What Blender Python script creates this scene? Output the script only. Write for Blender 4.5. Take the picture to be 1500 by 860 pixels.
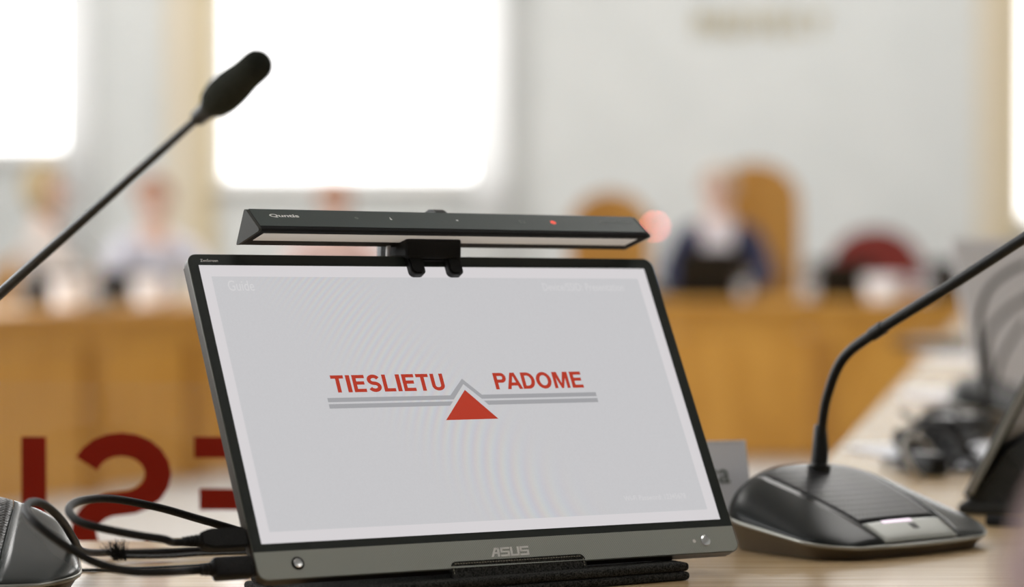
import bpy, bmesh, math, random
from mathutils import Vector, Matrix
random.seed(4)
S = bpy.context.scene
COL = S.collection
for o in list(bpy.data.objects): bpy.data.objects.remove(o)

# ------------------------------------------------------------------ camera
F = 3775.0; HC = 0.94; PITCH = math.atan(60 / F); TZ = 0.7235
cd = bpy.data.cameras.new('camera'); cam = bpy.data.objects.new('camera', cd); COL.objects.link(cam)
cd.sensor_width = 36; cd.lens = F / 1500 * 36; cd.clip_start = .05; cd.clip_end = 200
cam.location = (0, 0, HC); cam.rotation_euler = (math.pi / 2 - PITCH, 0, 0)
cd.dof.use_dof = True; cd.dof.focus_distance = 1.67; cd.dof.aperture_fstop = 3.7
S.camera = cam
# ------------------------------------------------------------------ world, light, exposure
W = bpy.data.worlds.new('sky'); S.world = W; W.use_nodes = True
bg = W.node_tree.nodes['Background']; bg.inputs[0].default_value = (1, .99, .98, 1); bg.inputs[1].default_value = 4.0
vs = S.view_settings; vs.view_transform = 'Standard'; vs.look = 'None'; vs.gamma = 1; vs.use_curve_mapping = False
vs.exposure = 0.0
CEIL = 4.2
def area(name, loc, size, power, col=(1, 1, 1), rot=(0, 0, 0)):
    l = bpy.data.lights.new(name, 'AREA'); l.shape = 'RECTANGLE'; l.size, l.size_y = size; l.energy = power; l.color = col
    o = bpy.data.objects.new(name, l); COL.objects.link(o); o.location = loc; o.rotation_euler = rot
    return o
PANELS = [(-1.8, 1.2), (1.8, 1.2), (-1.8, 5), (1.8, 5), (-1.8, 9), (1.8, 9), (-1.8, 12.8), (1.8, 12.8)]
for i, (x, y) in enumerate(PANELS):
    area('ceiling_lamp_light', (x, y, CEIL - .12), (1.2, 1.2), (10, 24, 56, 60)[i // 2], (1, .985, .965))
# fill lamps added inside the left windows on top of their daylight
for y, pw in ((1.5, 38), (5.0, 60), (8.5, 85)):
    area('window_daylight', (-4.7, y, 2.3), (2.2, 2.0), pw, (.93, .97, 1), (0, -math.pi / 2, 0))

C2W = Matrix(((1, 0, 0), (0, -math.sin(PITCH), math.cos(PITCH)), (0, -math.cos(PITCH), -math.sin(PITCH))))
def at(px, py, Y):
    """world point seen at pixel (px, py) at distance Y along the floor"""
    r = C2W @ Vector(((px - 750) / F, (py - 430) / F, 1)); return Vector((0, 0, HC)) + r * (Y / r.y)
def on(px, Y, z=TZ):
    p = at(px, 400, Y); return Vector((p.x, Y, z))

# ------------------------------------------------------------------ materials
def mat(name, col, rough=.5, metal=0, spec=.5, emit=None, estr=1, trans=0, coat=0, ior=1.45):
    m = bpy.data.materials.new(name); m.use_nodes = True; b = m.node_tree.nodes['Principled BSDF']
    b.inputs['Base Color'].default_value = (*col, 1); b.inputs['Roughness'].default_value = rough
    b.inputs['Metallic'].default_value = metal; b.inputs['Specular IOR Level'].default_value = spec
    b.inputs['Transmission Weight'].default_value = trans; b.inputs['Coat Weight'].default_value = coat; b.inputs['Coat Roughness'].default_value = .12; b.inputs['IOR'].default_value = ior
    if emit: b.inputs['Emission Color'].default_value = (*emit, 1); b.inputs['Emission Strength'].default_value = estr
    return m
def noisy(m, c1, c2, scale=(10, 10, 10), nscale=5, bump=0, detail=4, lo=.35, hi=.65, bdist=.001):
    nt = m.node_tree; b = nt.nodes['Principled BSDF']
    tc = nt.nodes.new('ShaderNodeTexCoord'); mp = nt.nodes.new('ShaderNodeMapping'); mp.inputs['Scale'].default_value = scale
    n = nt.nodes.new('ShaderNodeTexNoise'); n.inputs['Scale'].default_value = nscale; n.inputs['Detail'].default_value = detail
    r = nt.nodes.new('ShaderNodeValToRGB'); r.color_ramp.elements[0].position = lo; r.color_ramp.elements[1].position = hi
    r.color_ramp.elements[0].color = (*c1, 1); r.color_ramp.elements[1].color = (*c2, 1)
    nt.links.new(tc.outputs['Object'], mp.inputs[0]); nt.links.new(mp.outputs[0], n.inputs[0]); nt.links.new(n.outputs[0], r.inputs[0])
    nt.links.new(r.outputs[0], b.inputs['Base Color'])
    if bump:
        bp = nt.nodes.new('ShaderNodeBump'); bp.inputs['Strength'].default_value = bump; bp.inputs['Distance'].default_value = bdist
        nt.links.new(n.outputs[0], bp.inputs['Height']); nt.links.new(bp.outputs[0], b.inputs['Normal'])
    return m
def dots(m, c1, c2, scale, bump=.4, bdist=.0004, edge=.32):
    nt = m.node_tree; b = nt.nodes['Principled BSDF']
    tc = nt.nodes.new('ShaderNodeTexCoord'); v = nt.nodes.new('ShaderNodeTexVoronoi'); v.inputs['Randomness'].default_value = 0; v.inputs['Scale'].default_value = scale
    mp = nt.nodes.new('ShaderNodeMapping'); mp.inputs['Rotation'].default_value = (0, 0, math.pi / 4)
    r = nt.nodes.new('ShaderNodeValToRGB'); r.color_ramp.elements[0].position = edge; r.color_ramp.elements[1].position = edge + .15
    r.color_ramp.elements[0].color = (*c1, 1); r.color_ramp.elements[1].color = (*c2, 1)
    nt.links.new(tc.outputs['Object'], mp.inputs[0]); nt.links.new(mp.outputs[0], v.inputs[0]); nt.links.new(v.outputs['Distance'], r.inputs[0]); nt.links.new(r.outputs[0], b.inputs['Base Color'])
    bp = nt.nodes.new('ShaderNodeBump'); bp.inputs['Strength'].default_value = bump; bp.inputs['Distance'].default_value = bdist
    nt.links.new(v.outputs['Distance'], bp.inputs['Height']); nt.links.new(bp.outputs[0], b.inputs['Normal'])
    return m
M = {}
M['wall'] = noisy(mat('wall_paint', (.6, .6, .58), .8), (.60, .618, .61), (.63, .645, .635), (1, 1, 1), 3)
M['ceiling'] = mat('ceiling_paint', (.5, .5, .49), .9)
M['floor'] = noisy(mat('floor_carpet', (.5, .48, .45), .95), (.46, .44, .42), (.56, .54, .51), (1, 1, 1), 60, .3)
M['oak'] = noisy(mat('pale_oak', (.5, .33, .17), .26, coat=.4), (.56, .375, .19), (.74, .54, .31), (1.5, 22, 10), 4, .05, 6)
M['oak_edge'] = noisy(mat('oak_edge', (.4, .24, .1), .4), (.38, .22, .09), (.5, .3, .13), (2, 2, 30), 3)
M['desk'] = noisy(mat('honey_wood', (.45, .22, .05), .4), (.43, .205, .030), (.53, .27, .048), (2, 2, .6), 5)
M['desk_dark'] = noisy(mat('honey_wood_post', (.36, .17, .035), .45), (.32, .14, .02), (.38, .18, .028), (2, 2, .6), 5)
M['trim'] = mat('beige_trim', (.64, .57, .45), .6)
M['trim_tan'] = mat('tan_trim', (.58, .48, .30), .6)
M['curtain'] = noisy(mat('sheer_curtain', (.8, .8, .8), .9), (.76, .76, .77), (.86, .86, .86), (12, 1, .2), 3)
M['frame'] = mat('window_frame_white', (.78, .77, .75), .5)
M['glass'] = mat('glass', (1, 1, 1), 0, trans=1, ior=1.45)
def thin_glass(name, refl):
    m = mat(name, (1, 1, 1)); nt = m.node_tree; tr = nt.nodes.new('ShaderNodeBsdfTransparent'); gl = nt.nodes.new('ShaderNodeBsdfGlossy'); gl.inputs['Roughness'].default_value = .02
    mx = nt.nodes.new('ShaderNodeMixShader'); mx.inputs[0].default_value = refl; nt.links.new(tr.outputs[0], mx.inputs[1]); nt.links.new(gl.outputs[0], mx.inputs[2]); nt.links.new(mx.outputs[0], nt.nodes['Material Output'].inputs[0]); return m
M['pane'] = thin_glass('window_pane', .06); M['clear'] = thin_glass('clear_acrylic', .025)
M['lamp'] = mat('lamp_diffuser', (.9, .9, .9), .6, emit=(1, .97, .93), estr=2)
M['gold'] = mat('gold_letters', (.5, .43, .27), .4, metal=.3)
M['black'] = mat('black_plastic', (.006, .0065, .006), .4, spec=.3)
M['blackm'] = mat('black_matte', (.008, .008, .008), .75, spec=.25)
M['bezel'] = mat('bezel', (.017, .022, .019), .5, spec=.35)
M['sidemetal'] = mat('monitor_side', (.035, .026, .017), .45, metal=.3)
M['sideline'] = mat('monitor_trim', (.10, .10, .085), .4, metal=.6)
M['chin'] = dots(mat('chin_grey', (.17, .18, .17), .5), (.27, .29, .262), (.42, .445, .405), 900)
M['chrome'] = mat('chrome', (.8, .8, .8), .22, metal=1)
M['print'] = mat('grey_print', (.82, .82, .80), .6)
M['printdim'] = mat('dim_print', (.2, .22, .21), .6)
M['printwhite'] = mat('white_print', (.8, .8, .8), .6)
M['red_led'] = mat('red_led', (.8, .05, .02), .5, emit=(1, .10, .05), estr=1.0)
M['bartop'] = mat('bar_top', (.034, .050, .047), .45, metal=.1)
M['barend'] = mat('bar_end', (.022, .022, .016), .55, spec=.3)
M['strip'] = mat('led_strip', (.62, .59, .55), .6, emit=(1, .95, .88), estr=.16)  # small emission stands in for light reflected off the unlit strip
M['fabric'] = noisy(mat('black_fabric', (.01, .01, .01), .9, spec=.2), (.003, .003, .003), (.055, .055, .05), (1, 1, 1), 900, .9, 3, bdist=.0006)
M['thread'] = mat('thread', (.45, .42, .33), .8)
M['cable'] = noisy(mat('cable_black', (.012, .012, .012), .55, spec=.25), (.004, .004, .004), (.014, .014, .014), (1, 1, 1), 1500, .5, 1, bdist=.0003)
M['micdark'] = mat('mic_panel', (.006, .008, .008), .34, spec=.28)
M['grille'] = dots(mat('mic_grille', (.05, .05, .05), .30, spec=.22), (.002, .002, .002), (.05, .05, .052), 360, .6, .0005, .3)
M['mictaupe'] = mat('mic_lower', (.135, .11, .08), .42, metal=.45)
M['micrim'] = mat('mic_rim', (.36, .36, .33), .3, metal=.7)
M['micgrey'] = mat('mic_button', (.42, .43, .40), .4, metal=.25)
M['miclight'] = mat('mic_side_grey', (.05, .055, .055), .25, spec=.6)  # same dark panel as the other side; reflected light painted in as lighter colour
M['mark'] = mat('dark_mark', (.06, .06, .06), .5)
M['lilac'] = mat('indicator', (.8, .7, .8), .4, emit=(1, .85, 1), estr=.75)
M['foam'] = noisy(mat('foam', (.02, .022, .017), .95, spec=.1), (.016, .018, .013), (.036, .038, .030), (1, 1, 1), 700, .8, 2, bdist=.0008)
M['redvinyl'] = mat('red_letters', (.30, .014, .003), .6, spec=.2)
M['led_ring'] = mat('led_ring', (.8, .1, .08), .5, emit=(1, .16, .14), estr=30)
M['paper'] = mat('paper', (.84, .85, .90), .7)
M['white'] = mat('white_gloss', (.93, .93, .96), .3)
M['red'] = mat('red_cloth', (.20, .024, .016), .8)
M['chairwood'] = noisy(mat('chair_wood', (.42, .20, .04), .4), (.38, .175, .03), (.48, .24, .05), (2, 2, .6), 5)
M['greyback'] = mat('silver_lid', (.72, .71, .73), .45)
M['greycable'] = mat('grey_cable', (.4, .38, .34), .6)
M['skin'] = mat('skin', (.68, .47, .38), .55); M['lip'] = mat('lip', (.45, .13, .11), .5); M['eye'] = mat('eye', (.03, .025, .02), .3)
for n, c in dict(blond=(.38, .29, .16), sandy=(.50, .40, .32), brown=(.16, .08, .035), dark=(.05, .035, .025), ginger=(.35, .16, .08), shirt_grey=(.55, .55, .62), shirt_light=(.52, .46, .42),
                 suit=(.012, .018, .06), white_shirt=(.75, .72, .76), pink=(.62, .45, .42), mauve=(.36, .25, .24), trouser=(.03, .03, .04)).items(): M[n] = mat(n + '_mat', c, .8)

nt_ = M['curtain'].node_tree; tr_ = nt_.nodes.new('ShaderNodeBsdfTranslucent'); tr_.inputs[0].default_value = (.9, .9, .89, 1); mx_ = nt_.nodes.new('ShaderNodeMixShader'); mx_.inputs[0].default_value = .65
nt_.links.new(nt_.nodes['Principled BSDF'].outputs[0], mx_.inputs[1]); nt_.links.new(tr_.outputs[0], mx_.inputs[2]); nt_.links.new(mx_.outputs[0], nt_.nodes['Material Output'].inputs[0])
def emissive(name, col, k=1.0):
    return mat(name, (.01, .01, .01), .5, spec=.15, emit=col, estr=k)
M['scr_white'] = emissive('display_white', (.66, .635, .65)); M['scr_red'] = emissive('display_red', (.43, .038, .018)); M['scr_line'] = emissive('display_grey', (.345, .345, .36))
M['scr_faint'] = emissive('display_faint', (.64, .63, .64))
# the slide area: an LCD picture with the camera's faint moire rings painted into its glow
M['scr_grey'] = emissive('display_slide', (.56, .555, .57))
nt = M['scr_grey'].node_tree; b = nt.nodes['Principled BSDF']
def N(t, **k):
    n = nt.nodes.new(t)
    for a, v in k.items(): setattr(n, a, v)
    return n
def math_(op, a, bb=None, c=None):
    n = N('ShaderNodeMath', operation=op)
    for i, v in enumerate((a, bb, c)):
        if v is None: continue
        if isinstance(v, (int, float)): n.inputs[i].default_value = v
        else: nt.links.new(v, n.inputs[i])
    return n.outputs[0]
tc = N('ShaderNodeTexCoord'); sp = N('ShaderNodeSeparateXYZ'); nt.links.new(tc.outputs['Object'], sp.inputs[0])
X, Y = sp.outputs[0], sp.outputs[1]
dx = math_('SUBTRACT', X, .305); dy = math_('SUBTRACT', Y, .030)
d2 = math_('ADD', math_('MULTIPLY', math_('MULTIPLY', dx, dx), .62), math_('MULTIPLY', dy, dy))
ph = math_('MULTIPLY', d2, 4200.0)
# band where the rings show
q = math_('SUBTRACT', math_('ADD', X, math_('MULTIPLY', Y, .72)), .213)
g = math_('EXPONENT', math_('MULTIPLY', math_('MULTIPLY', q, q), -900.0))
nz = N('ShaderNodeTexNoise'); nz.inputs['Scale'].default_value = 900; nt.links.new(tc.outputs['Object'], nz.inputs[0])
cmb = N('ShaderNodeCombineXYZ')
for i, (c, off) in enumerate(((.56, 0.0), (.555, 1.2), (.57, 2.6))):
    s = math_('MULTIPLY', math_('SINE', math_('ADD', ph, off)), math_('MULTIPLY', g, .022))
    v = math_('ADD', math_('ADD', s, c), math_('MULTIPLY', math_('SUBTRACT', nz.outputs[0], .5), .04)); nt.links.new(v, cmb.inputs[i])
nt.links.new(cmb.outputs[0], b.inputs['Emission Color'])

# ------------------------------------------------------------------ helpers
def obj(name, bm, m, parent=None, smooth=False, recalc=True):
    if isinstance(bm, bmesh.types.BMesh):
        if recalc: bmesh.ops.recalc_face_normals(bm, faces=bm.faces)
        me = bpy.data.meshes.new(name); bm.to_mesh(me); bm.free()
    else: me = bm
    if smooth:
        for p in me.polygons: p.use_smooth = True
        if smooth != 'all': me.set_sharp_from_angle(angle=math.radians(35))
    me.materials.clear(); me.materials.append(m if not isinstance(m, str) else M[m])
    o = bpy.data.objects.new(name, me); COL.objects.link(o)
    if parent: o.parent = parent
    return o
def tag(o, label, cat, group=None):
    o['label'] = label; o['category'] = cat
    if group: o['group'] = group
    return o
def thing(name, label, cat, loc=(0, 0, 0), rotz=0, group=None, mw=None):
    o = bpy.data.objects.new(name, None); COL.objects.link(o); o.empty_display_size = .02
    if mw is not None: o.matrix_world = mw
    else: o.location = loc; o.rotation_euler = (0, 0, rotz)
    return tag(o, label, cat, group)
def struct(name, bm, m, parent=None, **k):
    o = obj(name, bm, m, parent, **k)
    if not parent: o['kind'] = 'structure'
    return o
def copy_tree(o, parent=None):
    c = o.copy(); COL.objects.link(c)
    if parent: c.parent = parent; c.matrix_parent_inverse = o.matrix_parent_inverse.copy()
    for ch in list(o.children): copy_tree(ch, c)
    return c
def BM(): return bmesh.new()
def box(bm, x0, x1, y0, y1, z0, z1, bev=0, seg=2, mtx=None):
    r = bmesh.ops.create_cube(bm, size=1); vs_ = r['verts']
    for v in vs_: v.co = Vector(((x0 + x1) / 2 + v.co.x * (x1 - x0), (y0 + y1) / 2 + v.co.y * (y1 - y0), (z0 + z1) / 2 + v.co.z * (z1 - z0)))
    if bev:
        es = list({e for v in vs_ for e in v.link_edges}); rr = bmesh.ops.bevel(bm, geom=es, offset=bev, segments=seg, affect='EDGES', profile=.5)
        vs_ = list({v for v in rr['verts']} | {v for v in vs_ if v.is_valid})
    if mtx is not None:
        for v in vs_: v.co = mtx @ v.co
    return bm
def prism(bm, pts, z0, z1, mtx=None):
    """pts in the xy plane, extruded z0..z1"""
    lo = [bm.verts.new((x, y, z0)) for x, y in pts]; hi = [bm.verts.new((x, y, z1)) for x, y in pts]; n = len(pts)
    bm.faces.new(lo[::-1]); bm.faces.new(hi)
    for i in range(n): bm.faces.new((lo[i], lo[(i + 1) % n], hi[(i + 1) % n], hi[i]))
    if mtx is not None:
        for v in lo + hi: v.co = mtx @ v.co
    return bm
def rrect(x0, x1, y0, y1, r, n=6):
    rr = r if isinstance(r, (list, tuple)) else (r,) * 4; out = []
    for k, (cx, cy, a, q) in enumerate(((x1, y0, -90, rr[0]), (x1, y1, 0, rr[1]), (x0, y1, 90, rr[2]), (x0, y0, 180, rr[3]))):
        sx = -1 if cx == x1 else 1; sy = -1 if cy == y1 else 1
        for i in range(n + 1):
            t = math.radians(a + 90 * i / n); out.append((cx + sx * q + q * math.cos(t), cy + sy * q + q * math.sin(t)))
    return out
def ring_prism(bm, outer, inner, z0, z1):
    n = len(outer); v = [[bm.verts.new((x, y, z)) for x, y in ps] for ps in (outer, inner) for z in (z0, z1)]
    for i in range(n):
        j = (i + 1) % n
        bm.faces.new((v[1][i], v[1][j], v[3][j], v[3][i])); bm.faces.new((v[0][i], v[2][i], v[2][j], v[0][j]))
        bm.faces.new((v[0][i], v[0][j], v[1][j], v[1][i])); bm.faces.new((v[2][i], v[3][i], v[3][j], v[2][j]))
    return bm
def spline(pts, k=8):
    P = [Vector(p) for p in pts]; out = []
    for i in range(len(P) - 1):
        a, b_, c, d = P[max(i - 1, 0)], P[i], P[i + 1], P[min(i + 2, len(P) - 1)]
        for j in range(k):
            t = j / k; out.append(.5 * ((2 * b_) + (c - a) * t + (2 * a - 5 * b_ + 4 * c - d) * t * t + (3 * b_ - a - 3 * c + d) * t ** 3))
    out.append(P[-1]); return out
def tube(bm, pts, r, n=12, cap=True):
    P = [Vector(p) for p in pts]; R = r if isinstance(r, (list, tuple)) else [r] * len(P); prev = None; rings = []
    for i, p in enumerate(P):
        t = (P[min(i + 1, len(P) - 1)] - P[max(i - 1, 0)]).normalized()
        if prev is None:
            u = t.orthogonal().normalized()
        else:
            u = (prev - t * prev.dot(t)).normalized()
        prev = u; w = t.cross(u)
        rings.append([bm.verts.new(p + (u * math.cos(2 * math.pi * k / n) + w * math.sin(2 * math.pi * k / n)) * R[i]) for k in range(n)])
    for a, b_ in zip(rings, rings[1:]):
        for k in range(n): bm.faces.new((a[k], a[(k + 1) % n], b_[(k + 1) % n], b_[k]))
    if cap: bm.faces.new(rings[0][::-1]); bm.faces.new(rings[-1])
    return bm
def lathe(bm, prof, n=24, mtx=None):
    """prof: (r, z) pairs"""
    rings = []
    for r, z in prof:
        rings.append([bm.verts.new((max(r, 1e-5) * math.cos(2 * math.pi * k / n), max(r, 1e-5) * math.sin(2 * math.pi * k / n), z)) for k in range(n)])
    for a, b_ in zip(rings, rings[1:]):
        for k in range(n): bm.faces.new((a[k], a[(k + 1) % n], b_[(k + 1) % n], b_[k]))
    bm.faces.new(rings[0][::-1]); bm.faces.new(rings[-1])
    if mtx is not None:
        for rg in rings:
            for v in rg: v.co = mtx @ v.co
    return bm
def resample(pts, rs, k=8):
    P = spline(pts, k); R = []
    for i in range(len(rs) - 1): R += [rs[i] + (rs[i + 1] - rs[i]) * j / k for j in range(k)]
    return P, R + [rs[-1]]
def text_mesh(s, x0, x1, y0, y1, z=0, depth=0, bold=0.0, mirror=False):
    c = bpy.data.curves.new('t', 'FONT'); c.body = s; c.size = 1; c.offset = bold; c.extrude = .5 if depth else 0; c.resolution_u = 4
    o = bpy.data.objects.new('t', c); COL.objects.link(o); bpy.context.view_layer.update()
    me = bpy.data.meshes.new_from_object(o.evaluated_get(bpy.context.evaluated_depsgraph_get())); bpy.data.objects.remove(o)
    xs = [v.co.x for v in me.vertices]; ys = [v.co.y for v in me.vertices]; a, b_, e, f = min(xs), max(xs), min(ys), max(ys)
    for v in me.vertices:
        tx = (v.co.x - a) / (b_ - a); ty = (v.co.y - e) / (f - e)
        if mirror: tx = 1 - tx
        v.co = (x0 + (x1 - x0) * tx, y0 + (y1 - y0) * ty, z + v.co.z * depth)
    if mirror: me.flip_normals()
    return me
def glyph(ch, x0, x1, y0, y1, z, th=None, mirror=False, depth=.00002, wx=None):
    """bold grotesque capital built from strokes in the box x0..x1, y0..y1"""
    W_, H_ = x1 - x0, y1 - y0; t = (th or .225) * H_; bm = bmesh.new(); h = t / 2
    def P(ps):
        prism(bm, [((x0 + x1 - (x0 + a)) if mirror else x0 + a, y0 + b_) for a, b_ in ps], z - depth, z)
    def R_(a, b_, c, d): P([(a, c), (b_, c), (b_, d), (a, d)])
    def arc(cx, cy, rx, ry, a0, a1, n=14):
        for i in range(n):
            p, q_ = math.radians(a0 + (a1 - a0) * i / n), math.radians(a0 + (a1 - a0) * (i + 1) / n)
            P([(cx + (rx - t) * math.cos(p), cy + (ry - t * .88) * math.sin(p)), (cx + rx * math.cos(p), cy + ry * math.sin(p)), (cx + rx * math.cos(q_), cy + ry * math.sin(q_)), (cx + (rx - t) * math.cos(q_), cy + (ry - t * .88) * math.sin(q_))])
    b = t * .86
    if ch == 'I': R_(0, W_, 0, H_)
    elif ch == 'T': R_(0, W_, H_ - b, H_); R_(W_ / 2 - h, W_ / 2 + h, 0, H_ - b)
    elif ch == 'L': R_(0, t, 0, H_); R_(t, W_, 0, b)
    elif ch == 'E': R_(0, t, 0, H_); R_(t, W_, 0, b); R_(t, W_, H_ - b, H_); R_(t, W_ * .93, H_ * .53 - b / 2, H_ * .53 + b / 2)
    elif ch == 'U': r = W_ * .5; R_(0, t, r * .8, H_); R_(W_ - t, W_, r * .8, H_); arc(r, r * .8, r, r * .8, 180, 360)
    elif ch == 'P':
        r = H_ * .30; R_(0, t, 0, H_); R_(t, W_ - r, H_ - b, H_); R_(t, W_ - r, H_ - 2 * r, H_ - 2 * r + b); arc(W_ - r, H_ - r, r, r, -90, 90)
    elif ch == 'D': R_(0, t, 0, H_); r = W_ * .55; R_(t, W_ - r, 0, b); R_(t, W_ - r, H_ - b, H_); arc(W_ - r, H_ / 2, r, H_ / 2, -90, 90)
    elif ch == 'O': arc(W_ / 2, H_ / 2, W_ / 2, H_ / 2, 0, 360, 30)
    elif ch == 'A':
        m = W_ / 2; k = t * .62; P([(0, 0), (t, 0), (m, H_ * .80), (m, H_), (m - k, H_)]); P([(W_, 0), (m + k, H_), (m, H_), (m, H_ * .80), (W_ - t, 0)]); R_(W_ * .24, W_ * .76, H_ * .21, H_ * .21 + b)
    elif ch == 'M':
        R_(0, t * .9, 0, H_); R_(W_ - t * .9, W_, 0, H_); m = W_ / 2
        P([(t * .9, H_), (t * .9, H_ * .62), (m - h * .6, 0), (m, 0), (m, H_ * .30), (t * 1.35, H_)]); P([(W_ - t * .9, H_), (W_ - t * 1.35, H_), (m, H_ * .30), (m, 0), (m + h * .6, 0), (W_ - t * .9, H_ * .62)])
    elif ch == 'S':
        # centre line of the S as a stroke of constant width
        c = []; r1 = (H_ - t * .9) * .25; rx = (W_ - t) / 2
        for i in range(15): a = math.radians(20 + 250 * i / 14) ; c.append((W_ / 2 + rx * .97 * math.cos(a), H_ - t * .45 - r1 + r1 * math.sin(a)))
        for i in range(1, 15): a = math.radians(90 - 250 * i / 14 + 0); c.append((W_ / 2 + rx * math.cos(a), t * .45 + r1 + r1 * math.sin(a)))
        n = len(c); L_ = []; Rr_ = []
        for i in range(n):
            p, q_ = c[max(i - 1, 0)], c[min(i + 1, n - 1)]; dx_, dy_ = q_[0] - p[0], q_[1] - p[1]; l = math.hypot(dx_, dy_) or 1; nx, ny = -dy_ / l * h, dx_ / l * h * .9
            L_.append((c[i][0] + nx, c[i][1] + ny)); Rr_.append((c[i][0] - nx, c[i][1] - ny))
        for i in range(n - 1): P([L_[i], Rr_[i], Rr_[i + 1], L_[i + 1]])
    return bm
def flat(pts, z, thick=.00002):
    return prism(BM(), pts, z - thick, z)
def skin_mesh(verts, edges, radii, sub=2, root=0):
    me = bpy.data.meshes.new('sk'); me.from_pydata([tuple(v) for v in verts], edges, []); o = bpy.data.objects.new('sk', me); COL.objects.link(o)
    md = o.modifiers.new('s', 'SKIN'); md.use_smooth_shade = True
    if not me.skin_vertices: raise RuntimeError('no skin layer')
    for i, r in enumerate(radii):
        me.skin_vertices[0].data[i].radius = r if isinstance(r, tuple) else (r, r); me.skin_vertices[0].data[i].use_root = (i == root)
    o.modifiers.new('u', 'SUBSURF').levels = sub
    bpy.context.view_layer.update()
    out = bpy.data.meshes.new_from_object(o.evaluated_get(bpy.context.evaluated_depsgraph_get())); bpy.data.objects.remove(o)
    return out

# ================================================================== THE SETTING
BY = 15.0
def px2x(px, Y=BY): return at(px, 300, Y).x
def py2z(py, Y=BY): return at(750, py, Y).z
struct('floor', box(BM(), -5, 6, -4, BY + .3, -.1, 0), 'floor')
struct('ceiling', box(BM(), -5, 6, -4, BY + .3, CEIL, CEIL + .1), 'ceiling')
struct('wall_rear', box(BM(), -5, 6, -4.2, -4, 0, CEIL), 'wall')
struct('wall_right', box(BM(), 6, 6.2, -4.2, BY + .3, 0, CEIL), 'wall')
# left wall with three windows
bm = BM(); ys = [(-4.2, .3), (2.7, 3.8), (6.2, 7.3), (9.7, BY + .3)]
for a, c in ys: box(bm, -5.2, -5, a, c, 0, CEIL)
for a, c in ((.3, 2.7), (3.8, 6.2), (7.3, 9.7)): box(bm, -5.2, -5, a, c, 0, 1.2); box(bm, -5.2, -5, a, c, 3.4, CEIL)
struct('wall_left', bm, 'wall')
# front wall with three bright windows
wins = [(px2x(-420), px2x(116), py2z(224)), (px2x(318), px2x(742), py2z(268)), (px2x(1492), px2x(1990), py2z(325))]
bm = BM(); top = 3.7; e = -5
for x0, x1, sill in wins:
    box(bm, e, x0, BY, BY + .25, 0, CEIL); box(bm, x0, x1, BY, BY + .25, 0, sill); box(bm, x0, x1, BY, BY + .25, top, CEIL); e = x1
box(bm, e, 6, BY, BY + .25, 0, CEIL)
struct('wall_front', bm, 'wall')
allw = [('y', BY + .12, x0, x1, s, top) for x0, x1, s in wins] + [('x', -5.1, a, c, 1.2, 3.4) for a, c in ((.3, 2.7), (3.8, 6.2), (7.3, 9.7))]
for i, (ax, p, a, c, z0, z1) in enumerate(allw):
    t = bpy.data.objects.new('window_%d' % (i + 1), None); COL.objects.link(t); t['kind'] = 'structure'
    mt = Matrix.Translation((a, p, z0)) if ax == 'y' else Matrix.Translation((p, a, z0)) @ Matrix.Rotation(math.pi / 2, 4, 'Z')
    w, h = c - a, z1 - z0; t.matrix_world = mt
    fr = BM(); ft = .035
    box(fr, 0, ft, -.03, .03, 0, h); box(fr, w - ft, w, -.03, .03, 0, h); box(fr, ft, w - ft, -.03, .03, 0, ft); box(fr, ft, w - ft, -.03, .03, h - ft, h)
    obj('window_frame', fr, 'frame', t)
    obj('window_pane', box(BM(), ft, w - ft, -.004, .004, ft, h - ft), 'pane', t)
    obj('window_sill', box(BM(), -.03, w + .03, -.19, -.03, -.04, -.002, .01), 'frame', t)
# trims and curtains on the front wall
struct('trim_1', box(BM(), px2x(243), px2x(291), BY - .05, BY, 0, CEIL, .01), 'trim')
struct('trim_2', box(BM(), px2x(291), px2x(316), BY - .09, BY, 0, CEIL, .01), 'trim_tan')
struct('trim_3', box(BM(), px2x(1428), px2x(1466), BY - .05, BY, 0, CEIL, .01), 'trim')
struct('trim_4', box(BM(), px2x(1466), px2x(1488), BY - .09, BY, 0, CEIL, .01), 'trim_tan')
struct('baseboard_front', box(BM(), -5, 6, BY - .03, BY, 0, .1, .005), 'trim')
def curtain(px0, px1, z0, label):
    x0, x1 = px2x(px0), px2x(px1); n = 40; Yc = BY - .2; bm = BM(); f = []
    f = [[bm.verts.new((x0 + (x1 - x0) * i / n, Yc + .022 * math.sin(i * 1.35), z)) for i in range(n + 1)] for z in (z0, CEIL - .3)]
    for i in range(n): bm.faces.new((f[0][i], f[0][i + 1], f[1][i + 1], f[1][i]))
    t = thing('curtain', label, 'curtain', (0, 0, 0)); obj('curtain_cloth', bm, 'curtain', t, smooth='all')
    r = BM(); tube(r, [(x0 - .05, Yc, CEIL - .29), (x1 + .05, Yc, CEIL - .29)], .012); box(r, (x0 + x1) / 2 - .01, (x0 + x1) / 2 + .01, Yc, BY, CEIL - .3, CEIL - .28)
    obj('curtain_rail', r, 'frame', t)
curtain(100, 146, .9, 'narrow white curtain right of the leftmost bright window')
curtain(692, 742, .95, 'pale sheer curtain over the right edge of the big bright window')
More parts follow.
